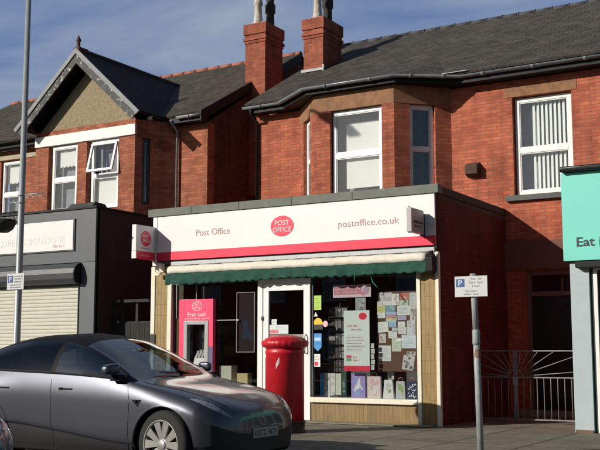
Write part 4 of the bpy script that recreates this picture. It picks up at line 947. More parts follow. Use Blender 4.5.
b = MB(); b.box(LX-.21, LX-.07, LY-.094, LY-.0905, 2.70, 2.84, 0); text(b, 'P', (LX-.14, LY-.0945, 2.72), .06, .10, align='C', depth=.001, mi=1); b.build('blue_panel', [flat('p_blue', (.025, .09, .30)), flat('p_white', (.7, .75, .78))], pl2, fix=False)
b = MB()
for i, z in enumerate((2.81, 2.76, 2.70)): scribble(b, LX-.03, LX+.2, z, .03, LY-.090, seed=40+i)
b.build('lettering', 'letter_grey', pl2, fix=False); b = MB()
for i, z in enumerate((2.64, 2.59)): scribble(b, LX-.15, LX+.15, z, .028, LY-.090, seed=50+i)
b.build('lettering', 'letter_grey', pl2, fix=False)
b = MB(); b.tube([(LX-.06, LY-.075, 2.7), (LX+.07, LY-.075, 2.7)], .012, 6); b.build('clamp', 'galv', lp)
b = MB()
for z in (4.32, 4.47): b.lathe([(.07, 0), (.085, .01), (.085, .04), (.07, .05)], (LX, LY, z), 14)
b.tube([(LX-.08, LY, 4.50), (LX+.62, LY, 4.50)], .012, 6)
zig = [(LX+.08+.09*i, LY, 4.50-(.09 if i % 2 else .0)) for i in range(7)]
b.tube(zig, .008, 6); b.build('light_bracket', 'galv', lp); b = MB(); b.tube([(LX-.08, LY, 4.36), (LX-.3, LY, 4.36)], .010, 6); zig2 = [(LX-.10-.07*i, LY, 4.42-(.08 if i % 2 else .0)) for i in range(5)]; b.tube(zig2, .008, 6)
b.build('light_bracket', 'galv', lp)

# =================================================================== IRON GATES in the recess
gt = thing('iron_gates', 'pair of wrought iron gates with sunburst tops across the recessed entrance', 'gate', (-6.0, 18.3, 0))
GYY = 18.3; gh = (-6.22, GYY, .90)
def leaf(x0, x1, hinge_right):
    b = MB(); r_ = .011
    for z in (.07, .84, 1.33): b.box(x0, x1, GYY-.012, GYY+.012, z-.012, z+.012)
    for x in (x0, x1): b.box(x-.016, x+.016, GYY-.016, GYY+.016, .03, 1.345)
    n = max(3, int(round((x1-x0)/.125)))
    for i in range(1, n): x = x0+(x1-x0)*i/n; b.tube([(x, GYY, .07), (x, GYY, .84)], .008, 6)
    b2 = MB()
    c = x1 if not hinge_right else x0; sgn = -1 if not hinge_right else 1; L = x1-x0
    for k, a in enumerate((5, 19, 33, 48, 64, 80)):
        ca, sa = math.cos(R(a)), math.sin(R(a)); s0 = .10; t = min(L/ca if ca > .01 else 9, .47/sa if sa > .01 else 9)
        b2.tube([(c+sgn*ca*s0, GYY, .85+sa*s0), (c+sgn*ca*t, GYY, .85+sa*t)], .009, 6)
    b2.tube([(c+sgn*.12*math.cos(R(a)), GYY, .85+.12*math.sin(R(a))) for a in range(0, 91, 15)], .012, 6)
    o = b.build('gate_leaf', 'gate_iron', gt); b2.build('sunburst', 'gate_iron', o)
    return o
M['gate_iron'] = pbr('gate_iron', (.20, .20, .20), .5, var=.3, scale=14)
leaf(-7.02, -6.235, False); leaf(-6.195, -4.78, True)
b = MB(); b.box(-6.26, -6.17, GYY-.03, GYY-.013, .70, .84); b.box(-6.225, -6.205, GYY-.035, GYY-.017, .35, .70); b.build('latch', 'galv', gt)

# =================================================================== ALLEY GATE
ag = thing('alley_gate', 'dark timber gate closing the narrow alley beside the post office', 'gate', (-14.45, 17.25, 0))
b = MB()
for i in range(11):
    x0 = -15.20+i*.134; b.box(x0, x0+.128, 17.25, 17.28, .05, 1.95)
b.build('boarding', flat('gate_wood', (.020, .018, .017), .85, var=.3, scale=8), ag)
b = MB(); b.box(-15.2, -13.73, 17.28, 17.33, 1.88, 1.98); b.box(-15.2, -13.73, 17.22, 17.27, 2.40, 2.47)
for x in (-15.2, -14.98, -14.55, -13.80): b.box(x, x+.07, 17.275, 17.335, .05, 2.40)
b.build('gate_frame', flat('gate_rail', (.03, .028, .026), .85), ag, bevel=.005)
for z in (2.44, 1.97):
    b = MB(); b.lathe([(.03, 0), (.035, .02), (0, .04)], (-15.0, 17.2, z), 10, ax='y'); b.build('hinge_bolt', 'galv', ag)

# =================================================================== GABLED HOUSE with boutique
GX0, GX1 = -27.0, -14.92
G = thing('gabled_house', 'red brick house with a front gable, mossy slate roof and grey boutique shopfront below', 'house', (-17.6, FY, 0))
WGX0, WGX1, WGY = -20.08, -16.56, 19.5
b = MB()
g = lambda x: x-GX0
wall(b, (GX0, WY), (1, 0), (0, -1), GX1-GX0, 0, 7.16, .3, [(g(-22.4), g(-21.45), 4.9, 6.86), (g(-20.3), g(-16.3), .1, 6.7)])
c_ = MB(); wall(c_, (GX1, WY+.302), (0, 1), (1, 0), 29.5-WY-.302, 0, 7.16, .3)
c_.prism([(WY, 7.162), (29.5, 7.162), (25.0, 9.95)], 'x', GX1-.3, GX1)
c_.build('gable_end_wall', 'brick_brown_shade', G)
c_ = MB(); c_.box(GX0, GX1-.31, 29.21, 29.5, 0, 7.16); c_.build('rear_wall', 'brick_brown_shade', G)
b.build('main_wall', 'brick_left', G)
b = MB()
w0 = lambda x: x-WGX0
WB0, WB1 = 6.857, 7.137     # painted band
SPX, SPY = .66, WY-WGY; SPL = math.hypot(SPX, SPY)
su, sn_ = (SPX/SPL, SPY/SPL), (SPY/SPL, -SPX/SPL)          # right splay of the wing
tu, tn_ = (SPX/SPL, -SPY/SPL), (-SPY/SPL, -SPX/SPL)        # left splay
wall(b, (WGX0, WGY), (1, 0), (0, -1), WGX1-WGX0, 3.5, WB0-.002, .2, [(w0(-19.60), w0(-18.54), 5.0, WB0-.002), (w0(-18.21), w0(-17.10), 5.0, WB0-.002)])
wall(b, (WGX1+.003, WGY+.003), su, sn_, SPL-.004, 3.5, 7.25, .16, [(.19, .41, 5.05, 6.78)])
wall(b, (WGX0-SPX, WY-.003), tu, tn_, SPL-.008, 3.5, 7.25, .16)
wall(b, (WGX0, WGY), (1, 0), (0, -1), WGX1-WGX0, WB1+.002, 7.28, .2)
b.build('wing_wall', 'brick_left', G)
b = MB(); b.box(WGX0-.01, WGX1+.02, WGY-.04, WGY+.15, WB0, WB1); b.build('white_band', 'white_paint', G, bevel=.006)
AXG = -18.27; AZ = 8.80
b = MB(); b.prism([(WGX0+.16, 7.283), (WGX1-.02, 7.283), (AXG+.03, AZ)], 'y', WGY+.01, WGY+.2); b.build('rendered_gable', 'render_buff', G)
b = MB(); b.box(GX0, -20.95, WY-.03, WY+.1, 6.88, 7.02); b.box(-22.6, -21.3, WY-.08, WY+.1, 4.75, 4.88); b.build('stone_band', 'stone_band', G)
# wing roof, ridge running back from the front gable
FYB = 19.08; hs = .895   # slope of the little roof
apx = AXG; apz = 9.27; HW = 2.12; ez_l = apz-HW*hs
b = MB()
yb_low = EAVE_Y-.1; yb_top = EAVE_Y+(apz-EAVE_Z)/SLOPE+.1
NL = Vector((-hs, 0, 1)); NR = Vector((hs, 0, 1))
for sgn, nrm in ((1, NR), (-1, NL)):
    e_ = apx+sgn*HW
    b.slab([(apx, FYB+.02, apz-.05), (e_, FYB+.02, ez_l-.05), (e_, yb_low+.25, ez_l-.05), (apx, yb_top, apz-.05)], nrm, .05)
wr_ = b.build('wing_roof', 'slate_dark', G)
b = MB(); b.tube([(apx, FYB+.02, apz+.0), (apx, yb_top-.1, apz+.0)], .08, 8); b.build('ridge_tiles', flat('dk_ridge', (.04, .035, .035), .8), wr_)
b = MB(); b.lathe([(.07, -.02), (.075, .02), (.05, .05), (.04, .07), (.055, .11), (.04, .16), (.07, .19), (.065, .24), (.03, .30), (.02, .33), (.0, .37)], (apx, FYB+.06, apz+.05), 12); b.box(apx-.10, apx+.10, FYB-.02, FYB+.34, apz-.05, apz+.06); b.build('finial', flat('dark_terracotta', (.095, .042, .036), .85, var=.25), wr_)
# bargeboards: pale outer trim, carved peeling board below, dark soffit
def barge(mb, y0, y1, d0, d1, l=2.19):
    for sgn in (1, -1):
        nx, nz = hs/math.hypot(hs, 1)*sgn, 1/math.hypot(hs, 1)
        t = (sgn/math.hypot(hs, 1), -hs/math.hypot(hs, 1))
        L = l*math.hypot(hs, 1)
        def p(s, d): return (apx+t[0]*s-nx*d, apz+t[1]*s-nz*d)
        k0 = -d0*hs if True else 0
        a = (apx, apz-d0*math.hypot(hs, 1)); c = (apx, apz-d1*math.hypot(hs, 1))
        mb.prism([a, p(L, d0), p(L-.02, d1), c], 'y', y0, y1)
b = MB(); barge(b, FYB-.05, FYB+.0, -.03, .085); b.build('bargeboard', flat('barge_grey', (.19, .21, .22), .6, var=.15), G)
b = MB(); barge(b, FYB-.02, FYB+.02, .088, .28, 2.15); b.build('carved_board', 'carved', G)
b = MB(); barge(b, FYB+.021, WGY+.22, .06, .10, 2.10); b.build('gable_soffit', 'black', G)
# wing windows
def pleat(z0, z1, s0, s1, m='blind_white', scal=True):
    def f(T, t, w):
        b = MB(T); b.box(s0, s1, t-.012, t, z0, z1)
        if scal:
            n = 5
            for i in range(n): c = s0+(s1-s0)*(i+.5)/n; b.prism([(c+(s1-s0)/n/2*math.cos(PI+PI*k/8), z0+.06*math.sin(PI+PI*k/8)) for k in range(9)], 'y', t-.012, t)
        b.build('blind', m, w)
    return f
window(G, (WGX0, WGY), (1, 0), (0, -1), w0(-19.48), w0(-18.555), 5.03, 6.83, zm=5.90, setback=.05, fw=.078, blind=pleat(6.32, 6.72, .74, 1.38), rail=.125)
window(G, (WGX0, WGY), (1, 0), (0, -1), w0(-18.07), w0(-17.12), 5.03, 6.83, zm=5.90, setback=.05, fw=.078, blind=pleat(5.12, 5.80, 2.14, 2.86, 'blind_white', False), rail=.125, sash=R(14), label='window with its upper casement pushed open')
window(G, (WGX1+.003, WGY+.003), su, sn_, .20, .40, 5.07, 6.76, zm=None, setback=.05, fw=.04, mat='metal_dark', inner='curtain_dark', label='narrow dark side window of the gabled wing')
window(G, (GX0, WY), (1, 0), (0, -1), g(-22.38), g(-21.47), 4.92, 6.84, zm=5.86, setback=.06, fw=.075, blind=pleat(6.25, 6.72, 4.70, 5.44), rail=.12)
b = MB(); b.box(GX0+.3, GX1-.32, WY+.6, 29, 3.95, 4.05); b.box(-20.4, -16.2, WY+.8, WY+.85, 4.06, 7); b.build('inner_floor', 'dark_inside', G)
# main roof
b = MB()
b.slab([(GX0, EAVE_Y, EAVE_Z), (GX1+.05, EAVE_Y, EAVE_Z), (GX1+.05, RIDGE_Y, RIDGE_Z), (GX0, RIDGE_Y, RIDGE_Z)], RN, .05)
b.slab([(GX0, RIDGE_Y+.002, RIDGE_Z), (GX1+.05, RIDGE_Y+.002, RIDGE_Z), (GX1+.05, 29.9, EAVE_Z+.05), (GX0, 29.9, EAVE_Z+.05)], Vector((0, SLOPE, 1)), .05)
b.build('roof', 'slate_left', G)
b = MB(); x = GX0
while x < GX1: b.tube([(x+.01, RIDGE_Y, RIDGE_Z+.02), (min(x+.45, GX1+.06), RIDGE_Y, RIDGE_Z+.02)], .10, 8); x += .46
b.build('ridge_tiles', pbr('red_ridge', (.33, .11, .075), .85, var=.3, scale=6), G)
b = MB(); b.prism([(EAVE_Y-.06, EAVE_Z-.22), (EAVE_Y-.06, EAVE_Z+.05), (RIDGE_Y, RIDGE_Z+.045), (RIDGE_Y, RIDGE_Z-.22)], 'x', GX1+.053, GX1+.085); b.build('verge_board', 'black', G)
gut(G, [(-15.62, gy, gz+.02), (GX1+.06, gy, gz+.02)], 'galv')
gut(G, [(GX0, gy, gz+.02), (-19.75, gy, gz+.02)], 'black')
for q0, q1 in ((-15.95, GX1), (GX0, -20.6)):
    b = MB(); b.box(q0, q1, EAVE_Y+.03, WY-.003, 7.162, 7.32); b.build('soffit', 'black', G)
b = MB(); b.tube([(-15.84, gy, gz-.05), (-15.84, WY-.07, 7.0), (-15.84, WY-.07, 4.5)], .036, 8); b.build('downpipe', 'galv', G)
chimney(G, -15.06, -14.40, 22.30, 23.2, 5.5, 10.30, [(-14.80, 22.55, 'white'), (-14.68, 22.98, 'dark')])
# boutique extension
EBX1 = -15.23
b = MB()
wall(b, (EBX1, FY+.05), (0, 1), (1, 0), 3.6, 0, 4.5, .2)
wall(b, (GX0, 19.9), (1, 0), (0, -1), EBX1-GX0-.21, 0, 4.39, .2)
b.build('side_wall', pbr('dark_render', (.055, .035, .032), .9, var=.2, scale=4), G)
b = MB(); b.box(GX0, EBX1-.205, FY+.12, 20.0, 4.40, 4.46); b.build('flat_roof', 'felt', G)
b = MB(); b.box(GX0, EBX1+.0, FY, FY+.12, 3.30, 4.50); b.build('shop_fascia', 'grey_paint', G, bevel=.006)
b = MB(); b.box(GX0, EBX1+.03, FY-.03, FY+.2, 4.503, 4.555); b.box(EBX1-.18, EBX1+.03, FY+.202, 20.2, 4.503, 4.545); b.build('coping', 'black', G, bevel=.005)
b = MB(); b.prism([(FY-.0, 4.556), (FY+.5, 4.556), (FY+.42, 4.64), (FY+.1, 4.66)], 'x', -16.1, -15.35); b.build('felt_upstand', 'felt', G)
for q0, q1 in ((-15.68, EBX1), (-19.3, -19.0)):
    b = MB(); b.box(q0, q1, FY+.002, FY+.12, 0, 3.298); b.build('pilaster', flat('pil_grey', (.088, .10, .112), .5, var=.06), G, bevel=.008)
# roller shutter box and curtain
b = MB()
pr = [(FY+.1, 3.285), (FY-.02, 3.285), (FY-.13, 3.24), (FY-.20, 3.16), (FY-.235, 3.05), (FY-.22, 2.93), (FY-.16, 2.83), (FY+.1, 2.80)]
b.prism(pr, 'x', -19.0, -15.66)
sb = b.build('shutter_box', 'grey_dark', G, bevel=.006)
b = MB(); b.prism([(p[0]-.012 if p[0] < FY else p[0], p[1]) for p in pr], 'x', -15.658, -15.63); b.build('end_plate', 'black', sb)
b = MB(); z = .02; prf = []
while z < 2.80: prf += [(FY+.030, z), (FY+.012, z+.02), (FY+.010, z+.055), (FY+.022, z+.075)]; z += .085
prf += [(FY+.03, z), (FY+.05, z), (FY+.05, .02)]
b.prism(prf, 'x', -18.98, -15.70); b.build('roller_shutter', 'shutter', G)
b = MB(); b.box(-15.70, -15.682, FY-.02, FY+.04, 0, 2.80); b.box(-18.99, -15.70, FY-.0, FY+.008, 2.755, 2.80); b.build('shutter_rail', 'metal_dark', G)
bs = thing('boutique_sign', 'white boutique sign with pale grey capitals on the grey fascia', 'shop sign', (-17.4, FY, 3.6))
b = MB(); b.box(-19.3, -15.87, FY-.045, FY-.002, 3.595, 4.275); b.build('sign_panel', 'sign_white', bs, bevel=.004)
b = MB(); b.box(-19.33, -15.84, FY-.03, FY-.001, 3.57, 3.594); b.box(-19.33, -15.84, FY-.03, FY-.001, 4.276, 4.30); b.box(-15.869, -15.84, FY-.03, FY-.001, 3.595, 4.275); b.build('sign_frame', 'grey_dark', bs)
b = MB(); text(b, "CHILDREN'S", (-18.66, FY-.0465, 3.76), 1.30, .165); b.build('lettering', 'letter_pale', bs, fix=False); b = MB(); text(b, "BOUTIQUE", (-17.26, FY-.0465, 3.76), 1.14, .165); b.build('lettering', 'letter_pale', bs, fix=False)
b = MB(); scribble(b, -16.47, -16.12, 3.665, .06, FY-.045, seed=71); b.build('small_print', 'letter_pink', bs, fix=False)
hbk = thing('hanging_basket', 'dark bowl shaped hanging basket on a bracket at the left of the lamp post', 'hanging basket', (LX-.52, LY, 3.75))
b = MB(); b.lathe([(.0, -.27), (.12, -.255), (.21, -.19), (.26, -.09), (.275, 0), (.255, .0), (.20, -.06), (0, -.08)], (LX-.52, LY, 4.02), 24); b.build('bowl', flat('basket', (.012, .013, .012), .7), hbk)
b = MB(); b.tube([(LX-.05, LY, 4.16), (LX-.84, LY, 4.16)], .018, 8); b.tube([(LX-.05, LY, 3.86), (LX-.25, LY, 4.10), (LX-.38, LY, 4.15)], .012, 6); b.build('bracket', 'black', hbk)
for k in range(3):
    b = MB(); b.tube([(LX-.52, LY, 4.15), (LX-.52+.26*math.cos(2*PI*k/3), LY+.26*math.sin(2*PI*k/3), 4.02)], .005, 5); b.build('chain', 'metal_dark', hbk)

# =================================================================== TAKEAWAY SHOPFRONT on the right
TX0, TX1 = -4.70, 2.5
K = thing('takeaway_shop', 'single storey takeaway shopfront with pale blue pilaster and turquoise fascia', 'shop', (-2, FY, 0))
b = MB(); wall(b, (TX0, WY-.004), (0, -1), (-1, 0), WY-FY-.13, 0, 4.2, .2); wall(b, (TX1, FY+.13), (0, 1), (1, 0), WY-FY-.14, 0, 4.2, .2)
b.build('side_wall', 'brick', K)
b = MB(); b.box(TX0, TX1, FY+.13, WY-.004, 4.202, 4.27); b.build('flat_roof', 'felt', K)
b = MB(); b.box(TX0, TX1, FY+.0, FY+.12, 2.80, 4.2); b.build('fascia_backing', 'grey_dark', K)
for q0, q1 in ((TX0+.03, TX0+.345), (TX1-.3, TX1)):
    b = MB(); b.box(q0, q1, FY-.02, FY+.12, .0, 2.798); b.build('pilaster', 'pil_blue', K, bevel=.006)
b = MB(); b.box(TX0+.05, TX0+.34, FY-.06, FY-.021, .0, .045); b.build('pilaster_foot', flat('foot', (.16, .09, .06), .8), K)
b = MB()
b.box(TX0+.40, TX0+.46, FY+.02, FY+.09, .0, 2.73); b.box(TX0+.46, TX1-.36, FY+.02, FY+.09, 2.66, 2.73); b.box(TX0+.46, TX1-.36, FY+.02, FY+.09, .40, .47)
for x in (-2.9, -1.6, -.4, .9): b.box(x, x+.06, FY+.02, FY+.09, .47, 2.66)
fr_ = b.build('window_frame', 'upvc', K, bevel=.005)
b = MB(); b.box(TX0+.45, TX1-.36, FY+.05, FY+.058, .46, 2.67); b.build('pane', 'shop_glass', fr_)
b = MB(); b.box(TX0+.46, TX1-.36, FY+.03, FY+.1, 0, .398); b.box(TX0+.347, TX0+.398, FY+.03, FY+.1, 0, 2.798); b.build('stall_riser', flat('dkgreen', (.02, .035, .03), .5), K)
b = MB(); b.box(TX0+.21, WY*0+TX1-.31, WY-.3, WY-.25, 0, 4.1); b.box(TX0+.21, TX1-.21, FY+.14, WY-.3, .002, .02); b.build('shop_interior', 'dark_inside', K)
ks = thing('takeaway_sign', 'turquoise shop sign with black lettering reading Eat in', 'shop sign', (-2, FY, 2.81))
b = MB(); b.box(TX0-.045, TX1, FY-.11, FY-.003, 2.815, 4.30); b.build('sign_panel', 'turq', ks, bevel=.004)
b = MB(); text(b, 'Eat in', (-4.515, FY-.1115, 3.05), .53, .15, bold=.022); b.build('lettering', 'letter_dark', ks, fix=False)
b = MB(); b.box(TX0-.02, TX1, FY-.20, FY-.02, 4.305, 4.40); b.tube([(TX0-.03, FY-.19, 4.35), (TX1, FY-.19, 4.35)], .05, 10); b.build('light_trough', 'black', ks, bevel=.01)
b = MB(); b.tube([(TX0-.02, FY-.242, 4.365), (TX0+.45, FY-.242, 4.365)], .008, 6); b.build('tube_light', 'galv', ks)
b = MB(); b.prism([(-4.55, 2.70), (-4.50, 2.68), (-3.8, 2.68), (-3.75, 2.70), (-3.75, 2.797), (-4.55, 2.797)], 'y', FY-.16, FY-.03); tag(b.build('shutter_guide_box', 'black', K, bevel=.02), None)
b = MB(); b.tube([(-4.86, WY-.01, 4.6), (-4.84, WY-.02, 4.2), (-4.88, WY-.015, 3.9), (-4.90, WY-.08, 3.64)], .008, 6); b.build('cable', 'black', H)

# =================================================================== CARS
def pchip(pts):
    xs = [p[0] for p in pts]; ys = [p[1] for p in pts]; n = len(xs)
    h = [xs[i+1]-xs[i] for i in range(n-1)]; dl = [(ys[i+1]-ys[i])/h[i] for i in range(n-1)]
    m = [0]*n; m[0] = dl[0]; m[-1] = dl[-1]
    for i in range(1, n-1):
        if dl[i-1]*dl[i] <= 0: m[i] = 0
        else:
            w1 = 2*h[i]+h[i-1]; w2 = h[i]+2*h[i-1]; m[i] = (w1+w2)/(w1/dl[i-1]+w2/dl[i])
    def f(x):
        if x <= xs[0]: return ys[0]
        if x >= xs[-1]: return ys[-1]
        lo = 0
        while xs[lo+1] < x: lo += 1
        t = (x-xs[lo])/h[lo]; t2 = t*t; t3 = t2*t
        return (2*t3-3*t2+1)*ys[lo]+(t3-2*t2+t)*h[lo]*m[lo]+(-2*t3+3*t2)*ys[lo+1]+(t3-t2)*h[lo]*m[lo+1]
    return f
fzc = pchip([(-3.92,.70),(-3.90,.98),(-3.84,1.09),(-3.74,1.135),(-3.55,1.23),(-3.3,1.36),(-3.0,1.485),(-2.6,1.585),(-2.2,1.628),(-1.8,1.632),(-1.45,1.585),(-1.1,1.46),(-.75,1.285),(-.42,1.105),(-.25,1.06),(0,1.02),(.3,.955),(.55,.875),(.72,.80),(.82,.735),(.865,.66),(.88,.58)])
fzt = pchip([(-3.92,.66),(-3.90,.94),(-3.84,1.05),(-3.74,1.10),(-3.55,1.185),(-3.3,1.30),(-3.0,1.41),(-2.6,1.50),(-2.2,1.54),(-1.8,1.54),(-1.45,1.485),(-1.1,1.365),(-.75,1.21),(-.42,1.065),(-.25,1.03),(0,.992),(.3,.93),(.55,.848),(.72,.77),(.82,.70),(.865,.63),(.88,.56)])
fwt = pchip([(-3.92,.70),(-3.5,.62),(-3.0,.60),(-2.2,.625),(-1.5,.65),(-1.0,.70),(-.42,.79),(0,.76),(.5,.68),(.88,.6)])
fzb = pchip([(-3.92,.60),(-3.90,.86),(-3.84,.97),(-3.7,1.05),(-3.45,1.17),(-3.2,1.185),(-3.0,1.18),(-2.4,1.155),(-1.6,1.13),(-.8,1.085),(-.42,1.035),(0,.958),(.3,.885),(.55,.795),(.72,.71),(.82,.64),(.865,.58),(.88,.53)])
fwb = pchip([(-3.92,.86),(-3.4,.85),(-3.0,.875),(-2.0,.905),(-1.0,.905),(-.3,.89),(.3,.875),(.88,.82)])
fzm = pchip([(-3.92,.52),(-3.8,.78),(-3.4,.88),(-2.9,.90),(-2.0,.88),(-1.0,.85),(0,.80),(.4,.71),(.7,.60),(.88,.49)])
fzl = pchip([(-3.92,.44),(-3.5,.50),(-2.45,.56),(-1.8,.51),(-.55,.385),(0,.37),(.88,.38)])
fzr = pchip([(-3.92,.40),(-3.6,.30),(-2.9,.25),(-.5,.25),(.5,.25),(.88,.32)])
def endf(x):
    e = 1
    if x > .25: e = max(0, 1-((x-.25)/.632)**2.7)**(1/2.7)
    if x < -3.2: e = max(0, 1-((-3.2-x)/.722)**3.0)**(1/3.0)
    return e
SEG = [1, 5, 1, 7, 8, 6, 14, 6, 8]
def bump(x): return .018*math.exp(-((x)/.42)**2)+.022*math.exp(-((x+2.89)/.42)**2)
def section(x):
    e = endf(x); bp_ = bump(x)
    zr, zl, zm, zb, zt, zc = fzr(x), fzl(x), fzm(x), fzb(x), fzt(x), fzc(x)
    zl = min(zl, zm-.04)
    P = [(0, zr-.03), (.80*e, zr-.03), (.885*e, zr+.005), ((.912+bp_*.7)*e, zl-.02), ((.935+bp_)*e, zl+.012), ((.948+bp_)*e, zm), (fwb(x)*e, zb), (fwt(x)*e, zt), (fwt(x)*.62*e, zt+(zc-zt)*.72), (0, zc)]
    # chord-length monotone curve through the points
    s = [0]
    for a, b in zip(P, P[1:]): s.append(s[-1]+max(1e-5, math.hypot(b[0]-a[0], b[1]-a[1])))
    fy = pchip(list(zip(s, [p[0] for p in P]))); fz = pchip(list(zip(s, [p[1] for p in P])))
    out = []
    for k in range(9):
        for j in range(SEG[k]):
            t = s[k]+(s[k+1]-s[k])*j/SEG[k]; out.append((max(0, fy(t)), fz(t)))
    out.append((0, zc)); return out
NV = sum(SEG); CUM = [sum(SEG[:i]) for i in range(len(SEG)+1)]
def side_y(x, z):
    sc = section(x)
    for a, b in zip(sc[CUM[2]:CUM[7]], sc[CUM[2]+1:CUM[7]+1]):
        if a[1] <= z <= b[1]: return a[0]+(b[0]-a[0])*(z-a[1])/max(1e-6, b[1]-a[1])
    return .94*endf(x)
def carpaint(name, col):
    m, t, b = nodemat(name)
    b.inputs['Base Color'].default_value = c4(col); b.inputs['Metallic'].default_value = .72; b.inputs['Roughness'].default_value = .40
    b.inputs['Coat Weight'].default_value = .75; b.inputs['Coat Roughness'].default_value = .07; b.inputs['Coat IOR'].default_value = 1.45
    tcn = t.nodes.new('ShaderNodeTexCoord'); n = t.nodes.new('ShaderNodeTexNoise'); n.inputs['Scale'].default_value = 900; n.inputs['Detail'].default_value = 1
    t.links.new(tcn.outputs['Object'], n.inputs['Vector'])
    bp = t.nodes.new('ShaderNodeBump'); bp.inputs['Strength'].default_value = .06; bp.inputs['Distance'].default_value = .001
    t.links.new(n.outputs['Fac'], bp.inputs['Height']); t.links.new(bp.outputs[0], b.inputs['Normal'])
    return m
M['tyre'] = pbr('tyre_rubber', (.018, .018, .018), .85, var=.2, bump=.3, bscale=60)
M['rim'] = pbr('alloy_rim', (.62, .61, .59), .32, metal=.75, var=.06)
M['rim_dark'] = pbr('dark_wheel', (.014, .014, .015), .5, var=.1)
M['trim'] = pbr('black_trim', (.010, .010, .011), .6, var=.1, spec=.12)
M['side_glass'] = glass('side_glass', (.45, .55, .55), .95, 0, .20)
M['plastic'] = pbr('dark_plastic', (.016, .016, .017), .6, var=.1)
M['seat'] = pbr('dark_seat', (.03, .03, .032), .7, var=.1)
M['car_glass'] = glass('car_glass', (.42, .50, .50), .9, 0, .05)
M['rear_glass'] = glass('privacy_glass', (.06, .07, .075), .8, 0, .05)
M['lamp_glass'] = pbr('headlamp', (.36, .37, .39), .12, metal=.3, var=.5, scale=22, coat=1)
M['tail_red'] = pbr('tail_lamp', (.30, .01, .012), .12, var=.2, coat=1)
M['chrome'] = pbr('satin_chrome', (.55, .56, .57), .22, metal=1, var=.03)

def wheel(mat_root, name, T, side, parent):
    def put(mb, nm, m, par, sm=True): return mb.build(nm, m, par)
    T0 = T; T = lambda x, y, z: T0(x*1.055, y, z*1.055)
    b = MB(T); w = .245; r = .362; o = w/2
    b.lathe([(.252, -o), (.275, -o-.004), (.335, -o+.006), (.355, -o+.03), (r, -o+.06), (r, o-.06), (.355, o-.03), (.335, o-.006), (.275, o+.004), (.252, o), (.248, o-.03), (.248, -o+.03)], (0, 0, 0), 48, ax='y', cap=False)
    W_ = b.build('wheel', 'tyre', parent)
    b = MB(T); s = side   # outer face towards s
    f = s*(o-.012)
    b.lathe([(.268, f-s*.004), (.266, f+s*.010), (.258, f+s*.014), (.244, f+s*.010), (.238, f-s*.03), (.233, -f)], (0, 0, 0), 48, ax='y', cap=False)
    n = 5
    for k in range(n):
        for (da, wid, mi) in ((-17, .052, 0), (17, .052, 0)):
            a0 = 2*PI*k/n+PI/2+R(da)*.55; a1 = 2*PI*k/n+PI/2+R(da)
            p0 = (.045*math.cos(a0), .045*math.sin(a0)); p1 = (.244*math.cos(a1), .244*math.sin(a1))
            d = Vector((p1[0]-p0[0], p1[1]-p0[1])).normalized(); nx = Vector((-d.y, d.x))
            q = []
            for (p, ww) in ((p0, .022), (p1, .046)): q += [(p[0]+nx.x*ww, p[1]+nx.y*ww), (p[0]-nx.x*ww, p[1]-nx.y*ww)]
            q = [q[0], q[1], q[3], q[2]]
            fr = [f-s*.012, f-s*.012, f+s*.004, f+s*.004]
            b.add([(q[i][0], fr[i], q[i][1]) for i in range(4)]+[(q[i][0], fr[i]-s*.028, q[i][1]) for i in range(4)],
                  [(0, 1, 2, 3), (7, 6, 5, 4), (0, 4, 5, 1), (1, 5, 6, 2), (2, 6, 7, 3), (3, 7, 4, 0)])
    b.lathe([(.062, f-s*.03), (.060, f-s*.002), (.045, f+s*.004), (0, f+s*.005)], (0, 0, 0), 20, ax='y')
    b.build('rim', 'rim', W_)
    b = MB(T); b.lathe([(.236, f-s*.055), (.05, f-s*.05), (.0, f-s*.05)], (0, 0, 0), 32, ax='y'); b.lathe([(.15, f-s*.075), (.15, f-s*.062), (0, f-s*.06)], (0, 0, 0), 24, ax='y'); b.build('brake_disc', 'rim_dark', W_)
    return W_

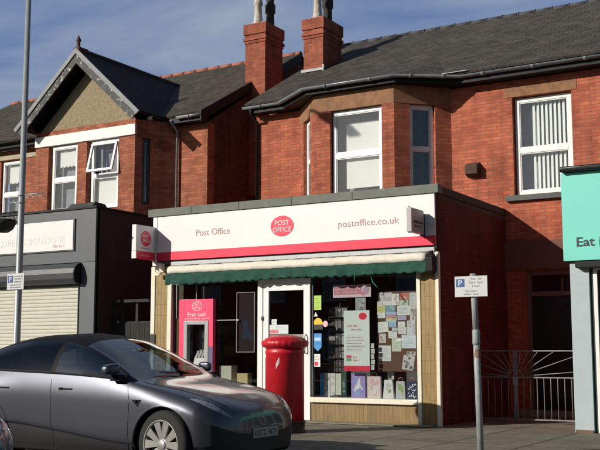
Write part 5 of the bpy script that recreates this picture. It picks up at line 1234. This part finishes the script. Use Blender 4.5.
def make_car(label, loc, paint, plate, steer=0, rot=0):
    """car along local +x, front axle at x=0, z from the road"""
    cr = thing('parked_car', label, 'car', loc)
    Lx, Ly, Lz = loc; cz, sz_ = math.cos(rot), math.sin(rot)
    K_ = 1.012
    nose = lambda x: x if x < .42 else .42+(x-.42)*.70
    T = lambda x, y, z: (Lx+(nose(x)*cz-y*sz_)*K_, Ly+(nose(x)*sz_+y*cz)*K_, Lz+z*K_)
    xs = [-3.92, -3.919, -3.915, -3.908, -3.898, -3.885, -3.87]
    x = -3.85
    while x < .80: xs.append(round(x, 4)); x += .0175
    xs += [.80, .815, .83, .842, .853, .862, .869, .874, .878, .8805, .8815, .882]
    secs = [section(x) for x in xs]
    wc = [(0, .382), (-2.89, .382)]; AR = .425
    groups = {}
    def key(i, v):
        x = (xs[i]+xs[i+1])/2; seg = max(k for k in range(9) if CUM[k] <= v); t = (v-CUM[seg]+.5)/SEG[seg]
        gap = max(.02, fzt(x)-fzb(x))
        if seg == 6 and -3.26 < x < -.62 and gap > .07:
            m = .022/gap*1.2
            if m+.02 < t < 1-m-.02:
                if -1.74 < x < -1.66: return 'door_pillar'
                return 'rear_side_window' if x < -1.66 else 'front_side_window'
            return 'window_trim'
        if seg == 6 and -.62 <= x < -.45 and .15 < t < .85: return 'window_trim'
        if seg >= 7 and -1.36 < x < -.42: return 'windscreen' if not (seg == 7 and t < .12) else 'body'
        if seg >= 7 and -2.95 < x <= -1.36: return 'glass_roof'
        if seg >= 7 and -3.66 < x <= -2.95: return 'rear_screen'
        if seg == 6 and .30 < x < .80 and .04 < t < .04+.5*max(0, math.sin(PI*(x-.30)/.5))**.7: return 'headlamp'
        if seg == 5 and x < -3.50 and .45 < t < .95: return 'tail_lamp'
        if (seg == 3 and x > .58) or (seg == 4 and x > .64): return 'grille_and_shade'  # grille plastic spread up the bumper to paint in the nose's shade
        if seg in (2, 3) and x < -3.75: return 'rear_diffuser'
        if seg <= 1 or (seg == 2): return 'underbody'
        return 'body'

    def cut(i, v):
        mx_ = (xs[i]+xs[i+1])/2; mz_ = (secs[i][v][1]+secs[i+1][v+1][1])/2
        return (secs[i][v][0]+secs[i+1][v+1][0])/2 > .5 and any(math.hypot(mx_-c[0], mz_-c[1]) < AR for c in wc)
    cutset = set((i, v) for i in range(len(xs)-1) for v in range(NV) if cut(i, v))
    edge = set()
    for (i, v) in cutset:
        for (p, q) in ((i, v), (i+1, v), (i, v+1), (i+1, v+1)): edge.add((p, q))
    def vert(i, v):
        px, (py, pz) = xs[i], secs[i][v]
        if (i, v) in edge and py > .5:
            c = min(wc, key=lambda c: abs(math.hypot(px-c[0], pz-c[1])-AR)); d = math.hypot(px-c[0], pz-c[1])
            px = c[0]+(px-c[0])*AR/d; pz = c[1]+(pz-c[1])*AR/d
        return px, py, pz
    for i in range(len(xs)-1):
        for side in (1, -1):
            for v in range(NV):
                if (i, v) in cutset: continue
                qq = [(p[0], side*p[1], p[2]) for p in (vert(i, v), vert(i+1, v), vert(i+1, v+1), vert(i, v+1))]
                if side > 0: qq = qq[::-1]
                k = key(i, v)
                if k in ('front_side_window', 'rear_side_window', 'headlamp', 'tail_lamp', 'door_pillar', 'window_trim', 'grille_and_shade', 'rear_diffuser') : k = k+('_r' if side < 0 else '_l')
                groups.setdefault(k, []).append(qq)
    mats = dict(body=paint, underbody='plastic', windscreen='car_glass', glass_roof='trim', rear_screen='rear_glass', front_side_window='side_glass', rear_side_window='rear_glass', door_pillar='trim', window_trim='trim', headlamp='lamp_glass', tail_lamp='tail_red', grille_and_shade='plastic', rear_diffuser='plastic')
    for k, qs in groups.items():
        b = MB(T); base = k[:-2] if k[-2:] in ('_r', '_l') else k
        vid = {}; vs = []; fs = []
        for q in qs:
            f = []
            for p in q:
                kk = (round(p[0], 5), round(p[1], 5), round(p[2], 5))
                if kk not in vid: vid[kk] = len(vs); vs.append(p)
                if vid[kk] not in f: f.append(vid[kk])
            if len(f) > 2: fs.append(tuple(f))
        b.add(vs, fs, 0, True)
        o = b.build(base, mats[base], cr, fix=False)
    # wheels, arches
    for (cx, cz_) in wc:
        for s in (1, -1):
            st_ = steer if cx == 0 else 0
            cs, sn = math.cos(st_), math.sin(st_)
            TW = lambda x, y, z, cx=cx, s=s, cs=cs, sn=sn: T(cx+x*cs-y*sn, s*.825+x*sn+y*cs, .382+z)
            wheel(cr, 'wheel', TW, s, cr)
    for (cx, cz_) in wc:
        for s in (1, -1):
            b = MB(T)
            pr = [(cx+(AR+.012)*math.cos(R(a)), cz_+(AR+.012)*math.sin(R(a))) for a in range(-20, 201, 8)]
            vs = [(p[0], s*.52, p[1]) for p in pr]+[(p[0], s*.925, p[1]) for p in pr]; n = len(pr)
            b.add(vs, [(i, i+1, n+i+1, n+i) for i in range(n-1)], 0, True); b.add([(cx, s*.52, cz_)]+vs[:n], [(0, i+1, i+2) for i in range(n-1)], 0)
            b.build('wheel_well', 'trim', cr, fix=False)
    for (cx, cz_) in wc:
        for s in (1, -1):
            b = MB(T); pts = []
            for a in range(-14, 195, 6):
                px, pz = cx+AR*math.cos(R(a)), cz_+AR*math.sin(R(a))
                if pz < fzr(px)+.0: continue
                pts.append((px, s*(side_y(px, pz)-.012), pz))
            b.tube(pts, .014, 6); b.build('arch_lip', paint, cr)
    # doors drawn by their shut lines, handles
    def seam(pts):
        for s in (1, -1):
            b = MB(T); b.tube([(x, s*(side_y(x, z)-.001), z) for x, z in pts], .0045, 5); b.build('door_seam', 'trim', cr)
    for s in (1, -1):   # bonnet shut lines
        b = MB(T); b.tube([(x, s*(section(x)[CUM[7]][0]+.002), section(x)[CUM[7]][1]+.0005) for x in [-.40+.045*k for k in range(25)]], .0045, 5); b.build('bonnet_seam', 'trim', cr)
    lin = lambda a, b_, n: [(a[0]+(b_[0]-a[0])*i/n, a[1]+(b_[1]-a[1])*i/n) for i in range(n+1)]
    seam(lin((-.50, .30), (-.47, .80), 8)+lin((-.465, .85), (-.52, 1.02), 4)); seam(lin((-1.65, .30), (-1.69, 1.08), 14))
    seam(lin((-2.36, .32), (-2.42, .62), 6)+lin((-2.45, .68), (-2.72, .95), 6)+lin((-2.76, .98), (-2.86, 1.12), 4)); seam(lin((-.50, .30), (-2.36, .32), 24))
    for s in (1, -1):
        for x in (-1.55, -2.58):
            b = MB(T); y = side_y(x+.1, .97)+.002
            b.box(x, x+.21, s*(y-.01), s*(y+.004), .955, .975); b.box(x-.005, x+.06, s*(y-.01), s*(y+.005), .950, .982); b.build('door_handle', 'trim', cr, bevel=.003)
        # mirror
        b = MB(T); vs = []; fs = []; nu, nv = 14, 20
        for i in range(nu+1):
            a = -PI/2+PI*i/nu
            for j in range(nv):
                t = 2*PI*j/nv; sg = lambda v, e: math.copysign(abs(v)**e, v)
                px = (-.69 if s < 0 else -.84)+(.06 if s < 0 else .10)*sg(math.cos(a), .5)*sg(math.cos(t), .6); py = (1.02 if s < 0 else .965)+(.095 if s < 0 else .05)*sg(math.sin(a), .8); pz = 1.20+.062*sg(math.cos(a), .5)*sg(math.sin(t), .6)
                vs.append((px+.03*(py-1.03)/.115*-1, s*py, pz-.012*(py-1.03)/.115))
        for i in range(nu):
            for j in range(nv): fs.append((i*nv+j, i*nv+(j+1) % nv, (i+1)*nv+(j+1) % nv, (i+1)*nv+j))
        b.add(vs, fs, 0, True); mr_ = b.build('wing_mirror', paint, cr)
        b = MB(T); b.prism([(-.73, 1.07), (-.59, 1.07), (-.61, 1.14), (-.71, 1.14)], 'y', s*.86, s*.98); b.build('mirror_arm', 'trim', mr_)
        b = MB(T); y = side_y(-.36, .83); b.prism([(-.43, .865), (-.29, .865), (-.34, .79)], 'y', s*(y-.01), s*(y+.005)); b.lathe([(.014, 0), (.012, .004), (0, .005)], (-.355, s*(y+.005), .843), 10, ax='y'); b.build('side_badge', 'trim', cr)
        b = MB(T); b.tube([(x, s*(side_y(x, fzb(x)+.012)+.002), fzb(x)+.012) for x in [-.62-.1*i for i in range(25)]], .006, 6); b.build('window_strip', 'trim', cr)
    # number plates, interior
    b = MB(T); b.box(.872, .893, -.26, .26, .44, .55); fp = b.build('number_plate', flat('np_w', (.42, .42, .41), .6), cr, bevel=.003)
    b = MB(lambda x, y, z: T(y*-1+.0, x, z)); text(b, plate, (0, -.894, .462), .46, .068, '-y', align='C', depth=.002); b.build('lettering', 'letter_dark', fp, fix=False)
    b = MB(T); b.box(-3.935, -3.90, -.26, .26, .78, .89); b.build('number_plate', flat('np_y', (.62, .48, .03), .4), cr, bevel=.003)
    b = MB(T); b.box(-3.3, .2, -.78, .78, .30, .40); b.prism([(-.42, .95), (-.95, .93), (-1.02, .82), (-.9, .6), (-.42, .6)], 'y', -.76, .76); b.build('cabin_floor', 'plastic', cr)
    for s in (1, -1):
        b = MB(T); b.box(-3.1, -.5, s*.80, s*.86, .40, 1.02); b.build('door_lining', 'plastic', cr)
    for s in (1, -1):
        b = MB(T); b.prism([(-1.55, .42), (-1.55, .66), (-1.98, .62), (-2.22, 1.24), (-2.32, 1.24), (-2.12, .5), (-2.0, .42)], 'y', s*.15, s*.63); b.prism([(-2.235, 1.27), (-2.22, 1.42), (-2.29, 1.44), (-2.34, 1.28)], 'y', s*.27, s*.51); b.build('front_seat', 'seat', cr, bevel=.02)
    b = MB(T); b.prism([(-2.55, .42), (-2.55, .68), (-2.98, .66), (-3.2, 1.2), (-3.3, 1.2), (-3.15, .5)], 'y', -.66, .66); b.build('rear_seat', 'seat', cr, bevel=.02)
    b = MB(T); b.tube([(-1.12+.05*math.sin(2*PI*k/24), -.39+.185*math.cos(2*PI*k/24), .98+.18*math.sin(2*PI*k/24)) for k in range(25)], .014, 6); b.tube([(-.95, -.39, .90), (-1.12, -.39, .98)], .03, 8); b.build('steering_wheel', 'trim', cr)
    return cr
GREY = carpaint('grey_metallic_paint', (.078, .084, .104)); BLUE = carpaint('navy_metallic_paint', (.03, .06, .13))
M['car_grey'] = GREY; M['car_blue'] = BLUE
make_car('dark grey metallic hatchback parked at the kerb before the boutique', (-7.09, 9.86, -.10), 'car_grey', 'KK72 HCV', steer=R(-8))
make_car('dark blue car of which only the bonnet corner shows at the lower left', (-6.91, 5.15, -.10), 'car_blue', 'KM19 XTR')

# =================================================================== HOUSES ACROSS THE ROAD (behind the camera, seen in the glass and paint)
def opposite(x0, x1, lab):
    o = thing('brick_house', lab, 'house', ((x0+x1)/2, -7, 0)); yf = -7.0
    b = MB(); ops = []
    L = x1-x0
    for sx in (.9, L-2.3): ops += [(sx, sx+1.3, 3.6, 5.2), (sx, sx+1.3, .9, 2.4)]
    wall(b, (x1, yf), (-1, 0), (0, 1), L, 0, 5.9, .3, ops); b.box(x0+.002, x1-.002, yf-8.2, yf-7.9, 0, 5.9)
    b.build('wall', 'brick', o)
    for (a, c, z0, z1) in ops: window(o, (x1, yf), (-1, 0), (0, 1), a+.01, c-.01, z0+.01, z1-.01, zm=(z0+z1)/2+.2)
    b = MB(); b.prism([(yf+.35, 5.85), (yf+.35, 5.95), (yf-4, 8.4), (yf-8.5, 5.95), (yf-8.5, 5.85), (yf-4, 8.25)], 'x', x0, x1); b.build('roof', 'slate', o)
opposite(-31, -24.02, 'brick terraced house across the road, far left'); opposite(-24, -17.02, 'brick terraced house across the road, second from the left')
opposite(-17, -10.02, 'brick terraced house across the road, third from the left'); opposite(-10, -3.02, 'brick terraced house across the road, behind the photographer'); opposite(-3, 4, 'brick terraced house across the road, far right'); opposite(4.02, 11, 'brick terraced house across the road, beyond the far right one')
